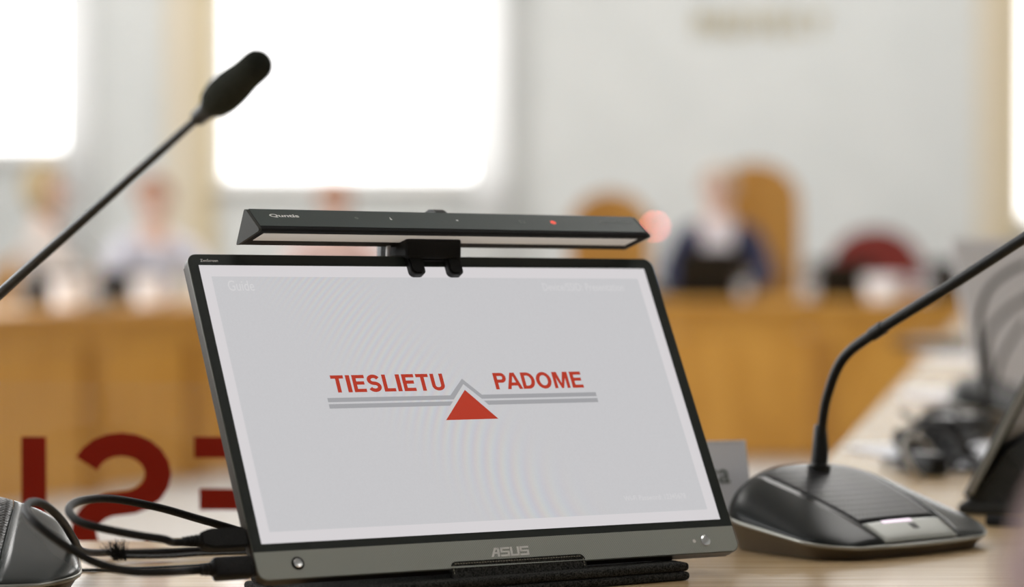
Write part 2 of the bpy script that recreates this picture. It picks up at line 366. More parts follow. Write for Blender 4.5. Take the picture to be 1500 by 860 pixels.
# gold lettering on the wall: too blurred to read, built as raised strokes
t = thing('wall_lettering', 'row of small raised gold letters high on the grey wall, out of focus', 'sign', (px2x(1020), BY - .02, py2z(52)))
x = 0; hgt = py2z(16) - py2z(52)
def strokes(segs, x, w, h, th=.02):
    bm = BM()
    for (ax, az, bx, bz) in segs:
        a = Vector((x + ax * w, az * h)); b_ = Vector((x + bx * w, bz * h)); d = (b_ - a).normalized(); nn = Vector((-d.y, d.x)) * th / 2
        prism(bm, [tuple(a - nn), tuple(b_ - nn), tuple(b_ + nn), tuple(a + nn)], 0, .012, Matrix(((1, 0, 0, 0), (0, 0, 1, 0), (0, 1, 0, 0), (0, 0, 0, 1))))
    return bm
for segs in ([(0, 0, 0, 1), (0, 1, .5, .4), (.5, .4, 1, 1), (1, 1, 1, 0)], [(0, 0, .5, 1), (.5, 1, 1, 0), (.25, .4, .75, .4)], [(0, 0, 0, 1), (0, 1, .8, .8), (.8, .8, .8, .2), (.8, .2, 0, 0)],
             [(0, 1, .5, 0), (.5, 0, 1, 1)], [(0, 0, 0, 1), (0, 1, .8, 1), (0, .5, .7, .5), (0, 0, .8, 0)], [(0, 0, 0, 1), (0, 1, .7, .8), (.7, .8, 0, .5), (.2, .5, .8, 0)], [(0, 1, .5, .5), (.5, .5, 1, 1), (.5, .5, .5, 0)]):
    obj('letter', strokes(segs, x, .075, hgt), 'gold', t); x += .112
# ceiling lamps
for i, (x, y) in enumerate(PANELS):
    side = 'left' if x < 0 else 'right'; n = ['closest to the camera', 'second from the camera', 'third from the camera', 'closest to the window wall'][i // 2]
    t = thing('ceiling_lamp', 'square white ceiling panel lamp in the %s row, %s' % (side, n), 'lamp', (x, y, CEIL), group='ceiling lamps')
    obj('lamp_frame', ring_prism(BM(), rrect(-.65, .65, -.65, .65, .01, 1), rrect(-.6, .6, -.6, .6, .01, 1), -.06, 0), 'frame', t)
    obj('diffuser', box(BM(), -.6, .6, -.6, .6, -.04, -.03), 'lamp', t)

# ------------------------------------------------------------------ the near table, an L whose arm runs along the right
def edge_left(x): return 1.945 + .16 * (x + .2155)
def edge_right(Y): return .297 + .198 * (Y - 2.53)
t = thing('conference_table', 'pale oak conference table under the monitor, its arm running away on the right', 'table', (0, 0, 0))
poly = [(-2.4, .98), (1.6, .98), (3.3, 10.45), (edge_right(10.45), 10.45), (edge_right(2.25), 2.25), (.175, 2.075), (.10, edge_left(.10)), (-2.4, edge_left(-2.4))]
bm = prism(BM(), poly, TZ - .03, TZ)
bmesh.ops.bevel(bm, geom=[e for e in bm.edges if abs(e.verts[0].co.z - e.verts[1].co.z) < 1e-6 and e.verts[0].co.z > TZ - .01], offset=.003, segments=2, affect='EDGES')
obj('tabletop', bm, 'oak', t)
bm = BM(); box(bm, -2.3, .05, 1.50, 1.53, .08, TZ - .031); obj('modesty_panel', bm, 'oak_edge', t)
a = Vector((edge_right(2.7) + .1, 2.7)); b_ = Vector((edge_right(10.3) + .1, 10.3)); nn = Vector((.98, -.198)) * .03
obj('modesty_panel', prism(BM(), [tuple(a), tuple(b_), tuple(b_ + nn), tuple(a + nn)], .08, TZ - .031), 'oak_edge', t)
for (x, y) in ((-2.1, 1.15), (-.6, 1.15), (1.3, 1.3), (.75, 3.4), (1.9, 3.4), (1.5, 6.5), (2.4, 6.5), (2.1, 10.0), (2.9, 10.0)):
    obj('leg', box(BM(), x - .035, x + .035, y - .035, y + .035, 0, TZ - .031, .004), 'oak_edge', t)

# ------------------------------------------------------------------ far ring desks
def desk(name, label, P0, P1, depth, nb, zt=TZ, ov=.04):
    """front line P0 -> P1 (front side is to the right of travel seen from above, towards the camera)"""
    P0 = Vector((*P0, 0)); P1 = Vector((*P1, 0)); L = (P1 - P0).length; u = (P1 - P0).normalized()
    mw = Matrix.Translation(P0) @ Matrix.Rotation(math.atan2(u.y, u.x), 4, 'Z')
    t = thing(name, label, 'desk', mw=mw)
    obj('desktop', box(BM(), 0, L, -ov, depth, zt - .035, zt, .004), 'desk', t)
    obj('front_rail', box(BM(), 0, L, 0, .03, zt - .14, zt - .036), 'desk', t)
    w = L / nb
    for i in range(nb + 1):
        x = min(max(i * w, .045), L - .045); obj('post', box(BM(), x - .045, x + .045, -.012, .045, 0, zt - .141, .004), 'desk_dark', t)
    for i in range(nb):
        x0, x1 = i * w + .047 + (.045 if i == 0 else 0), (i + 1) * w - .047 - (.045 if i == nb - 1 else 0)
        obj('panel', box(BM(), x0, x1, .008, .03, .02, zt - .145, .003), 'desk', t)
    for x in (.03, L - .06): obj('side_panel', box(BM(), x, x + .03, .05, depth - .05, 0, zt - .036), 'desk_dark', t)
    return t
desk('curved_desk', 'honey wood panelled desk at the left, under the blurred people', (-3.1, 6.25), (-1.0, 11.32), .65, 7)
desk('presidium_desk', 'honey wood panelled desk across the back, before the grey wall', (-.93, 11.5), (2.15, 11.5), .70, 4)

# ================================================================== THE PORTABLE MONITOR
Rw = Matrix(((0.8520217650591995, -0.2466503291319676, 0.46176024840224006), (0.5234118003349764, 0.4181224531973099, -0.7424376750962749), (-0.009949830928474747, 0.8742638213213189, 0.48534912340823205)))
MM = Matrix.Translation((-0.15196087002457442, 1.5607081526676665, 0.7630792845417658)) @ Rw.to_4x4()
def monitor(label, mw):
    t = thing('portable_monitor', label, 'monitor', mw=mw)
    X0, X1, Y0, Y1 = -.0068, .352, -.0237, .2012
    cr = (.0065, .0065, .0065, .0065)
    b_ = BM(); prism(b_, rrect(X0, X1, Y0, Y1, cr), -.0085, -.0012)
    bmesh.ops.bevel(b_, geom=[e for e in b_.edges if e.verts[0].co.z < -.008 and e.verts[1].co.z < -.008], offset=.002, segments=3, affect='EDGES')
    obj('back_shell', b_, 'sidemetal', t, smooth=True)
    obj('edge_trim', ring_prism(BM(), rrect(X0 - .0002, X1 + .0002, Y0 - .0002, Y1 + .0002, .0067), rrect(X0 + .0008, X1 - .0008, Y0 + .0008, Y1 - .0008, .006), -.0012, -.0004), 'sideline', t, smooth=True)
    # black frame round the display, grey chin below it
    obj('bezel', ring_prism(BM(), rrect(X0 + .0004, X1 - .0004, -.0052, Y1 - .0004, (.0003, .006, .006, .0003)), rrect(0, .3442, 0, .1936, .0004), -.0009, 0), 'bezel', t, smooth=True)
    obj('chin', prism(BM(), rrect(X0 + .0004, X1 - .0004, Y0 + .0004, -.0053, (.006, .0003, .0003, .006)), -.0009, .0001), 'chin', t, smooth=True)
    d = obj('display', prism(BM(), rrect(0, .3442, 0, .1936, .0003, 1), -.0010, -.0007), 'scr_white', t)
    z = -.00064
    obj('slide', flat(rrect(.0075, .3361, .0079, .1854, .0002, 1), z), 'scr_grey', t)
    z += .00005
    def word(s, x0, x1, y0, y1, m, bold=0, zz=z):
        me = text_mesh(s, x0 / 1000, x1 / 1000, y0 / 1000, y1 / 1000, zz, 0, bold); o = obj('slide_text', me, m, t); return o
    def capitals(s, ws, x0, x1, y0, y1, gap):
        gap = gap if isinstance(gap, list) else [gap] * len(s); tot = sum(ws) + sum(gap[:len(s) - 1]); k = (x1 - x0) / tot; x = x0
        for ch, w_, gp in zip(s, ws, gap):
            o_ = .012 * (y1 - y0) if ch in 'SO' else 0
            obj('slide_letter', glyph(ch, x / 1000, (x + w_ * k) / 1000, (y0 - o_) / 1000, (y1 + o_) / 1000, z), 'scr_red', t); x += (w_ + gp) * k
    capitals('TIESLIETU', [.62, .205, .60, .66, .57, .205, .60, .62, .64], 74.6, 157.4, 101.3, 113.6, .105)
    capitals('PADOME', [.64, .80, .68, .80, .82, .60], 195.9, 265.3, 101.2, 113.4, [-.03, .03, .08, .11, .12, 0])
    word('Guide', 17.6, 36.0, 175.0, 182.6, 'scr_faint', .004); word('Device/SSID: Presentation', 255, 322, 175.6, 181.6, 'scr_faint')
    word('Wi-Fi Password: 12345678', 271.6, 321.6, 16.8, 20.6, 'scr_faint')
    mm = lambda ps: [(x / 1000, y / 1000) for x, y in ps]
    # upper band rises over the triangle, lower band stops at it
    up = BM()
    for ps in ([(69, 94.6), (161.4, 94.6), (159.6, 97.6), (69, 97.6)], [(161.4, 94.6), (171.6, 105.6), (171.6, 109.6), (159.6, 97.6)], [(171.6, 105.6), (182.8, 94.6), (183.6, 97.6), (171.6, 109.6)], [(182.8, 94.6), (273.4, 94.6), (273.4, 97.6), (183.6, 97.6)]):
        prism(up, mm(ps), z - .00002, z)
    obj('slide_band', up, 'scr_line', t)
    lo_ = BM()
    for ps in ([(69, 90.1), (157.4, 90.1), (160.4, 93.2), (69, 93.2)], [(186.6, 90.1), (273.4, 90.1), (273.4, 93.2), (184.0, 93.2)]): prism(lo_, mm(ps), z - .00002, z)
    obj('slide_band', lo_, 'scr_line', t)
    obj('slide_triangle', flat(mm([(151.5, 79.8), (191.3, 79.8), (171.6, 101.4)]), z), 'scr_red', t)
    # chin details
    lg = BM(); H = 6.2; W_ = 29.0; x0, y0 = 158.0, -17.4
    def r_(a, b1, c, d1, sk=.28): prism(lg, [((x0 + a * W_ + sk * c * H * .35) / 1000, (y0 + c * H) / 1000), ((x0 + b1 * W_ + sk * c * H * .35) / 1000, (y0 + c * H) / 1000), ((x0 + b1 * W_ + sk * d1 * H * .35) / 1000, (y0 + d1 * H) / 1000), ((x0 + a * W_ + sk * d1 * H * .35) / 1000, (y0 + d1 * H) / 1000)], .00009, .00016)
    prism(lg, [(x0 / 1000, y0 / 1000), ((x0 + 1.7) / 1000, y0 / 1000), ((x0 + 5.2) / 1000, (y0 + H) / 1000), ((x0 + 3.5) / 1000, (y0 + H) / 1000)], .00009, .00016)
    r_(.165, .225, 0, 1); r_(.10, .225, .32, .5); r_(.13, .225, .8, 1)
    for a in (.25, .75):
        r_(a, a + .235, .8, 1); r_(a, a + .055, .42, 1); r_(a, a + .235, .42, .6); r_(a + .18, a + .235, 0, .6); r_(a, a + .235, 0, .2)
    r_(.505, .56, 0, 1); r_(.68, .735, 0, 1); r_(.505, .735, 0, .2)
    obj('maker_logo', lg, 'print', t)
    obj('model_print', text_mesh('ZenScreen', .0018, .0142, .1956, .1976, .00006, 0, .01), 'print', t)
    T = Matrix.Translation
    k = obj('menu_button', lathe(BM(), [(.0030, .0001), (.0030, .0009), (.0024, .0013), (.0005, .0011)], 28, T((.0212, -.0139, 0))), 'chrome', t, smooth=True)
    obj('button_ring', lathe(BM(), [(.0042, .00005), (.0043, .0004), (.0031, .0005)], 28, T((.0212, -.0139, 0))), 'blackm', t, smooth=True)
    obj('power_button', lathe(BM(), [(.0038, .0001), (.0038, .0007), (.0031, .0011), (.0006, .0009)], 28, T((.3259, -.0148, 0))), 'chrome', t, smooth=True)
    obj('status_icon', lathe(BM(), [(.0013, .00012), (.0013, .0002), (.0009, .0002)], 16, T((.3170, -.0148, 0))), 'print', t)
    # port recesses on the left side
    for yy in (-.0125, .0062): obj('port', box(BM(), X0 - .0003, X0 + .003, yy - .0045, yy + .0045, -.0066, -.0030, .0008), 'blackm', t)
    return t
mon = monitor('portable monitor with lit slide reading TIESLIETU PADOME, tilted back on the oak table', MM)

# frame of the monitor's foot: x along its lower edge, n level towards the viewer, z up
xa = Vector((Rw[0][0], Rw[1][0], 0)).normalized(); na = Vector((xa.y, -xa.x, 0))
base0 = MM @ Vector((0, -.0237, 0))
BF = Matrix(((xa.x, na.x, 0, base0.x), (xa.y, na.y, 0, base0.y), (0, 0, 1, TZ), (0, 0, 0, 1)))   # local: x, n, z above table
# det of BF is negative for (x, n, z); use y = -n instead
BF = Matrix(((xa.x, -na.x, 0, base0.x), (xa.y, -na.y, 0, base0.y), (0, 0, 1, TZ), (0, 0, 0, 1)))
t = thing('folding_case', 'black woven fabric folding case under the portable monitor, white stitched tab in front', 'case', mw=BF)
obj('lower_layer', box(BM(), .030, .303, -.012, .10, .0002, .0058, .0026, 4), 'fabric', t, smooth=True)
obj('upper_layer', box(BM(), .030, .303, -.011, .09, .0060, .0118, .0026, 4), 'fabric', t, smooth=True)
# tab: a low lip in front of the chin
tab = BM(); prism(tab, rrect(.1268, .2275, .0085, .0215, (.0005, .004, .004, .0005)), 0, .0035)
tm = Matrix.Translation((0, -.0035, 0)) @ Matrix(((1, 0, 0, 0), (0, .42, -.88, -.0005), (0.0, .90, .42, .0012), (0, 0, 0, 1)))
sl = Matrix(((1, 0, 0, 0), (0, 1, 0, 0), (-.0085, 0, 1, .0008), (0, 0, 0, 1)))
for v in tab.verts: v.co = sl @ tm @ v.co
obj('tab', tab, 'fabric', t)
st = BM()
def dash(x0, y0, x1, y1): tube(st, [sl @ tm @ Vector((x0, y0, .0037)), sl @ tm @ Vector((x1, y1, .0037))], .00022, 5)
for i in range(48): xx = .1300 + i * .00198; dash(xx, .0200, xx + .0012, .0200)
for i in range(3): dash(.1283, .0185 - i * .002, .1283, .0173 - i * .002); dash(.2260, .0185 - i * .002, .2260, .0173 - i * .002)
obj('stitching', st, 'thread', t)['kind'] = 'stuff'
# prop flap leaning behind the monitor
pm = BM(); box(pm, .06, .28, 0, .004, 0, .115, .0015)
rot = Matrix.Translation((0, .118, .0125)) @ Matrix.Rotation(math.radians(26), 4, 'X')
for v in pm.verts: v.co = rot @ v.co
obj('prop_flap', pm, 'fabric', t)

# ------------------------------------------------------------------ light bar on the monitor
top = MM @ Vector((.1721, .2013, 0)); xv = Vector((Rw[0][0], Rw[1][0], Rw[2][0])); nv = xv.cross(Vector((0, 0, 1))).normalized(); uv = nv.cross(xv)
BB = Matrix(((xv.x, -nv.x, uv.x, top.x), (xv.y, -nv.y, uv.y, top.y), (xv.z, -nv.z, uv.z, top.z), (0, 0, 0, 1)))   # local x, y = -n (away), z up
t = thing('monitor_light_bar', 'black triangular screen light bar clamped on top of the portable monitor', 'lamp', mw=BB)
XM = .0150; HL = .152
A = Vector((.003, .0300)); B = Vector((-.020, .0156)); C = Vector((.015, .0058))    # (y, z) of section
def round_poly(ps, r, n=5):
    out = []; N_ = len(ps)
    for i in range(N_):
        p = ps[i]; a = (ps[i - 1] - p).normalized(); c = (ps[(i + 1) % N_] - p).normalized(); rr = r[i] if isinstance(r, list) else r
        s, e_ = p + a * rr, p + c * rr
        for k in range(n + 1): q_ = k / n; out.append(s * (1 - q_) ** 2 + p * 2 * q_ * (1 - q_) + e_ * q_ ** 2)
    return out
sec = round_poly([A, B, C], [.0025, .004, .0025])
def sweep(bm, sec, x0, x1):
    v = [[bm.verts.new((x, p.x, p.y)) for p in sec] for x in (x0, x1)]; n = len(sec)
    bm.faces.new(v[0]); bm.faces.new(v[1][::-1])
    for i in range(n): bm.faces.new((v[0][i], v[0][(i + 1) % n], v[1][(i + 1) % n], v[1][i]))
    return bm
obj('bar_body', sweep(BM(), sec, XM - HL + .002, XM + HL - .002), 'blackm', t, smooth=True)
big = round_poly([A + (A - C).normalized() * .0002, B - Vector((.0002, 0)), C + Vector((.0002, -.0002))], [.0028, .0035, .0028])
obj('end_cap', sweep(BM(), big, XM - HL, XM - HL + .0021), 'barend', t, smooth=True)
obj('end_cap', sweep(BM(), big, XM + HL - .0021, XM + HL), 'barend', t, smooth=True)
def face_frame(P, Q):
    """frame on the face from P to Q: local x along bar, y from Q up to P, z outwards"""
    d = (P - Q).normalized(); nn = Vector((-d.y, d.x))
    mid = (A + B + C) / 3
    if (Q - mid).dot(nn) < 0: nn = -nn
    m = Matrix(((1, 0, 0, 0), (0, d.x, nn.x, Q.x), (0, d.y, nn.y, Q.y), (0, 0, 0, 1)))
    return m
ft_ = face_frame(A, B); LT = (A - B).length; fu = face_frame(B, C); LU = (B - C).length
def place(me_or_bm, m):
    if isinstance(me_or_bm, bmesh.types.BMesh):
        for v in me_or_bm.verts: v.co = m @ v.co
    else:
        for v in me_or_bm.vertices: v.co = m @ v.co
    return me_or_bm
tp = obj('touch_panel', place(box(BM(), XM - HL + .0025, XM + HL - .0025, .0052, LT - .0012, -.0004, .0003), ft_), 'bartop', t)
obj('led_strip', place(prism(BM(), [(XM - HL + .006, .0135), (XM + HL - .008, .0135), (XM + HL - .008, .0295), (XM - HL + .006, .0295)], -.0004, .0003), fu), 'strip', t)
zt = .00036
# map an image pixel to the touch face
fi = (BB @ ft_)
def on_face(px, py):
    o = Vector((0, 0, HC)); r = (C2W @ Vector(((px - 750) / F, (py - 430) / F, 1))); inv = fi.inverted(); a = inv @ o; d = inv.to_3x3() @ r; s = -a.z / d.z
    p = a + d * s; return p.x, p.y
def print_on(s, pl, pr, yc, h, m, bold=0.0):
    x0, y0 = on_face(*pl); x1, y1 = on_face(*pr); yc = (y0 + y1) / 2
    obj('print', place(text_mesh(s, x0, x1, yc - h / 2, yc + h / 2, zt, 0, bold), ft_), m, t)
print_on('Quntis', (394, 316), (438, 318), 0, .0044, 'print', .03)
print_on('ScreenLinear', (878, 325), (922, 328), 0, .0028, 'printdim')
def icon(pts_list, px, py, m, name='touch_icon', sc=1.0):
    cx, cy = on_face(px, py); bm = BM()
    for ps in pts_list: prism(bm, [(cx + a * sc / 1000, cy + c * sc / 1000) for a, c in ps], zt - .00003, zt)
    obj(name, place(bm, ft_), m, t)
def ringp(r0, r1, a0=0, a1=360, n=18):
    out = []
    for i in range(n):
        p, q_ = math.radians(a0 + (a1 - a0) * i / n), math.radians(a0 + (a1 - a0) * (i + 1) / n)
        out.append([(r0 * math.cos(p), r0 * math.sin(p)), (r1 * math.cos(p), r1 * math.sin(p)), (r1 * math.cos(q_), r1 * math.sin(q_)), (r0 * math.cos(q_), r0 * math.sin(q_))])
    return out
sun = ringp(.7, 1.1, n=12) + [[(1.5 * math.cos(a) - .15, 1.5 * math.sin(a) - .15), (1.5 * math.cos(a) + .25, 1.5 * math.sin(a) - .15), (1.5 * math.cos(a) + .25, 1.5 * math.sin(a) + .2)] for a in [k * math.pi / 4 for k in range(8)]]
icon(sun, 522, 320, 'printdim')
icon([[(-.35, -.2), (.35, -.2), (.35, 2.2), (-.35, 2.2)]] + [[(1.0 * math.cos(a), -1 + math.sin(a)) for a in [k * math.pi / 5 for k in range(10)]]], 572, 321, 'print', sc=.8)
icon([[(-.8, -.6), (.8, -.6), (.8, .6), (-.8, .6)]], 669.5, 323.5, 'printwhite')
icon([[(-2, -1.5), (2, -1.5), (2, -1.2), (-2, -1.2)], [(-2, 1.2), (2, 1.2), (2, 1.5), (-2, 1.5)], [(-2, -1.5), (-1.7, -1.5), (-1.7, 1.5), (-2, 1.5)], [(1.7, -1.5), (2, -1.5), (2, 1.5), (1.7, 1.5)]], 764.5, 325.5, 'printdim')
icon(ringp(1.3, 2.0, 115, 425, 20) + [[(-.35, 0), (.35, 0), (.35, 2.3), (-.35, 2.3)]] + ringp(.0, .9, n=8), 810, 326.5, 'red_led', 'power_icon')
# clamp: body under the bar, two fingers over the bezel, counterweight behind
cx0 = .0020
cb = BM(); box(cb, cx0 - .0245, cx0 + .0180, -.008, .030, -.0015, .0120, .002); obj('clamp_body', cb, 'blackm', t)
msl = BB.inverted() @ MM
for dx_ in (-.0170, .0122):
    fb = BM(); xq = .1721 + cx0 + dx_
    prism(fb, rrect(xq - .0056, xq + .0056, .1850, .206, (.0035, .001, .001, .0035)), .0003, .0042)
    for v in fb.verts: v.co = msl @ v.co
    obj('clamp_finger', fb, 'black', t, smooth=True)
    fb = BM(); prism(fb, rrect(xq - .0042, xq + .0042, .1866, .204, (.003, .001, .001, .003)), .0043, .0054)
    for v in fb.verts: v.co = msl @ v.co
    obj('clamp_finger_pad', fb, 'blackm', t, smooth=True)
rr_ = BM(); prism(rr_, rrect(.1721 + cx0 - .0222, .1721 + cx0 + .0175, .1965, .2085, .002), .0003, .0032)
for v in rr_.verts: v.co = msl @ v.co
obj('clamp_bridge', rr_, 'blackm', t)
hz = BM(); tube(hz, [(.0100, .018, .018), (.0186, .018, .018)], .0142, 20); obj('pivot', hz, 'black', t, smooth=True)
wt = BM(); box(wt, cx0 - .020, cx0 + .020, .026, .046, -.055, .014, .005, 3); obj('counterweight', wt, 'black', t, smooth=True)
obj('power_cord_boot', tube(BM(), [(cx0 - .028, .012, -.0005), (cx0 - .0275, .012, .009)], .0016), 'greyback', t)

# ================================================================== MICROPHONE UNITS
def mic_unit(label, mw, neck, rad, foam_len=.062, group='delegate microphone units', lit=False, head_dir=None):
    t = thing('microphone_unit', label, 'microphone', mw=mw, group=group)
    c, V0, V1 = .0825, -.012, .118
    def hw(v):
        a = min(max((.024 - v) / .036, 0), 1); b1 = min(max((v - .080) / .038, 0), 1)
        return .0905 * (1 - .30 * a ** 2.6) * (1 - .33 * b1 ** 2.4)
    def zr(v): return .0105 + .0165 * (v - V0) / (V1 - V0)
    def H(v): tt = (v - V0) / (V1 - V0); return .0118 + .0515 * tt ** .80 - .0065 * max(0, (tt - .82) / .18) ** 2
    def top_z(s, v): return zr(v) + max(H(v) - zr(v), .0008) * max(0, 1 - abs(s) ** 2.3) ** .5
    def crease(v): return (.037 + .013 * min(1, (v - V0) / .10)) / hw(v)
    def patch(f0, f1, v0, v1, off, n=14, m=26, thick=.0012):
        bm = BM(); g = []
        for lay in (off, off - thick):
            rows = []
            for j in range(m + 1):
                v = v0 + (v1 - v0) * j / m; row = []
                for i in range(n + 1):
                    q_ = i / n; a, b1 = f0(v), f1(v)
                    # finer steps near the rim
                    s = a + (b1 - a) * q_
                    if abs(a) > .97: s = a + (b1 - a) * q_ ** 2.2
                    if abs(b1) > .97: s = b1 + (a - b1) * (1 - q_) ** 2.2
                    row.append(bm.verts.new((c + s * hw(v), v, top_z(s, v) + lay)))
                rows.append(row)
            g.append(rows)
        for k in (0, 1):
            for j in range(m):
                for i in range(n): bm.faces.new((g[k][j][i], g[k][j][i + 1], g[k][j + 1][i + 1], g[k][j + 1][i]))
        for j in range(m):
            for i in (0, n): bm.faces.new((g[0][j][i], g[0][j + 1][i], g[1][j + 1][i], g[1][j][i]))
        for i in range(n):
            for j in (0, m): bm.faces.new((g[0][j][i], g[0][j][i + 1], g[1][j][i + 1], g[1][j][i]))
        return bm
    gap = .012; vb = .0085
    L = lambda v: -crease(v) + .004; Rr = lambda v: crease(v) - .004
    obj('side_panel', patch(lambda v: -1, lambda v: -crease(v) - gap * .3, V0, V1, 0), 'micdark', t, smooth='all')
    obj('side_panel', patch(lambda v: crease(v) + gap * .3, lambda v: 1, V0, V1, 0), 'miclight', t, smooth='all')['label'] = 'grey side panel'
    obj('speaker_grille', patch(L, Rr, vb + .0035, V1, 0, 20), 'grille', t, smooth='all')
    bt = obj('button_panel', patch(L, Rr, V0, vb, .0004, 16, 10), 'micgrey', t, smooth='all')
    obj('button_mark', patch(lambda v: .02, lambda v: .10, .0 - .003, .003, .0007, 4, 4), 'mark', t)
    obj('indicator', patch(lambda v: -.24, lambda v: .10, vb - .0030, vb - .0002, .0009, 6, 3), 'lilac', t)
    obj('groove', patch(L, Rr, vb - .0002, vb + .0040, -.0016, 12, 3), 'blackm', t)
    # rim and lower body
    def outline(n=26):
        pts = []
        for j in range(n + 1): v = V0 + (V1 - V0) * j / n; pts.append((c + hw(v), v))
        for j in range(1, 12): q_ = j / 12; pts.append((c + hw(V1) * (1 - 2 * q_), V1 + .004 * math.sin(math.pi * q_)))
        for j in range(n, -1, -1): v = V0 + (V1 - V0) * j / n; pts.append((c - hw(v), v))
        for j in range(1, 12): q_ = j / 12; pts.append((c - hw(V0) * (1 - 2 * q_), V0 - .005 * math.sin(math.pi * q_)))
        return pts
    ol = outline(); cy = (V0 + V1) / 2
    def loops(bm, defs):
        rs = [[bm.verts.new((c + (x - c) * k, cy + (y - cy) * k, zf(x, y))) for x, y in ol] for k, zf in defs]; n = len(ol)
        for a, b1 in zip(rs, rs[1:]):
            for i in range(n): bm.faces.new((a[i], a[(i + 1) % n], b1[(i + 1) % n], b1[i]))
        return rs
    bm = BM(); rs = loops(bm, [(.90, lambda x, y: .0005), (.915, lambda x, y: .0005), (.97, lambda x, y: zr(y) * .6), (1.004, lambda x, y: zr(y) - .0030)]); bm.faces.new(rs[0]); bm.faces.new(rs[-1][::-1])
    obj('lower_body', bm, 'mictaupe', t, smooth=True)
    bm = BM(); rs = loops(bm, [(.98, lambda x, y: zr(y) - .0031), (1.006, lambda x, y: zr(y) - .0029), (1.012, lambda x, y: zr(y) - .0014), (1.004, lambda x, y: zr(y) - .0002), (.985, lambda x, y: zr(y) - .0001)]); bm.faces.new(rs[0]); bm.faces.new(rs[-1][::-1])
    obj('rim', bm, 'micrim', t, smooth='all')
    # back closure between top and rim
    bm = BM(); n = 30; a = [bm.verts.new((c + (-1 + 2 * i / n) * hw(V1), V1 - .0002, top_z(-1 + 2 * i / n, V1))) for i in range(n + 1)]; b1 = [bm.verts.new((c + (-1 + 2 * i / n) * hw(V1), V1 + .004, zr(V1) - .001)) for i in range(n + 1)]
    for i in range(n): bm.faces.new((a[i], a[i + 1], b1[i + 1], b1[i]))
    obj('back_panel', bm, 'micdark', t, smooth='all')
    # gooseneck (neck: local points)
    N0 = Vector((c, .0916, .056))
    obj('neck_socket', tube(BM(), [N0 - Vector((0, 0, .004)), N0 + Vector((0, 0, .002)), N0 + Vector((0, 0, .003)), N0 + Vector((.001, 0, .014)), N0 + Vector((.001, 0, .030)), N0 + Vector((.001, 0, .032))], [.0085, .0085, .0064, .0063, .0048, .0040], 20), 'black', t, smooth=True)
    P, R = resample(neck, rad, 6)
    g = obj('gooseneck', tube(BM(), P, R, 16), 'black', t, smooth=True)
    k = len(P) * 0 + 6 * 4
    tk = (P[k + 1] - P[k - 1]).normalized()
    obj('collar', tube(BM(), [P[k] - tk * .008, P[k] - tk * .0075, P[k] + tk * .005, P[k] + tk * .0055], [R[k], R[k] * 1.22, R[k] * 1.22, R[k]], 16), 'black', t, smooth=True)
    end = P[-1]; d = (P[-1] - P[-3]).normalized(); q_ = Vector((0, 0, 1)).rotation_difference(d).to_matrix().to_4x4()
    mt = Matrix.Translation(end - d * .002) @ q_
    obj('capsule_holder', lathe(BM(), [(.0026, 0), (.0046, .001), (.0050, .010), (.0070, .020), (.0078, .028)], 20, mt), 'black', t, smooth=True)
    f = foam_len; prof = [(.0070, .018), (.0088, .022), (.0102, .030), (.0105, .039), (.0100, .048), (.0093, .055), (.0091, .061), (.0091, .070)] + [(.0091 * math.cos(a), .070 + .0088 * math.sin(a)) for a in (.3, .6, .9, 1.2, 1.45)]
    obj('foam_windscreen', lathe(BM(), prof, 24, mt), 'foam', t, smooth=True)
    if lit: obj('light_ring', lathe(BM(), [(.0075, .010), (.0095, .0102), (.0095, .0156), (.0075, .0158)], 24, mt), 'led_ring', t)
    return t
def frame_uv(p1, ang):
    """unit placed with its front-left corner on p1, u axis at angle ang"""
    return Matrix.Translation((p1[0], p1[1], TZ)) @ Matrix.Rotation(ang, 4, 'Z')
RU = frame_uv((.2206, 1.800), math.atan2(.613, .79))
def neck_from(mw, root, d, wz, rad0=None):
    """list of (w, world z) in the vertical plane through root along d -> local points"""
    inv = mw.inverted(); return [inv @ Vector((root[0] + d[0] * w, root[1] + d[1] * w, z)) for w, z in wz]
rootR = RU @ Vector((.0825, .0916, .056))
mic_unit('black microphone unit right of the portable monitor, silver button panel on its front', RU,
         neck_from(RU, rootR, (.613, -.79), [(0, .782), (.003, .812), (.009, .835), (.025, .862), (.061, .8835), (.13, .9165), (.20, .951), (.28, .990), (.36, 1.030)]),
         [.0036, .0036, .0037, .0039, .0041, .0041, .0040, .0036, .0030])
LU_ = frame_uv((-.440, 1.584), math.radians(12))
rootL = LU_ @ Vector((.0825, .0916, .056))
mic_unit('microphone unit cut off at the bottom left, its long stem ending in a foam windscreen', LU_,
         neck_from(LU_, rootL, (.57, -.82), [(0, .782), (.0, .82), (.012, .862), (.035, .886), (.065, .900), (.104, .9145), (.20, .9503), (.30, .9876), (.368, 1.013)]),
         [.0036, .0037, .0038, .0038, .0037, .0034, .0030, .0026, .0023])
def far_unit(px, Y, ang, label, lit=False, k=1.0):
    mw = Matrix.Translation(on(px, Y)) @ Matrix.Rotation(ang, 4, 'Z') @ Matrix.Translation((-.0825, -.05, 0)); r0 = mw @ Vector((.0825, .0916, .056)); d = (mw.to_3x3() @ Vector((0, -1, 0)))
    return mic_unit(label, mw, neck_from(mw, r0, (d.x, d.y), [(a_, .782 + (z_ - .782) * k) for a_, z_ in [(0, .782), (.0, .83), (.006, .87), (.03, .91), (.06, .94), (.10, .98), (.14, 1.015), (.17, 1.04), (.19, 1.055)]]), [.0036] * 5 + [.0034, .003, .0028, .0026], lit=lit)
far_unit(962, 12.0, math.pi, 'microphone unit with glowing red ring left of the man in the dark suit', True)
far_unit(135, 10.2, math.radians(-60), 'blurred microphone unit in front of the blond person')
far_unit(1490, 3.3, math.radians(60), 'black microphone unit among the cables on the right arm of the table', k=.66)

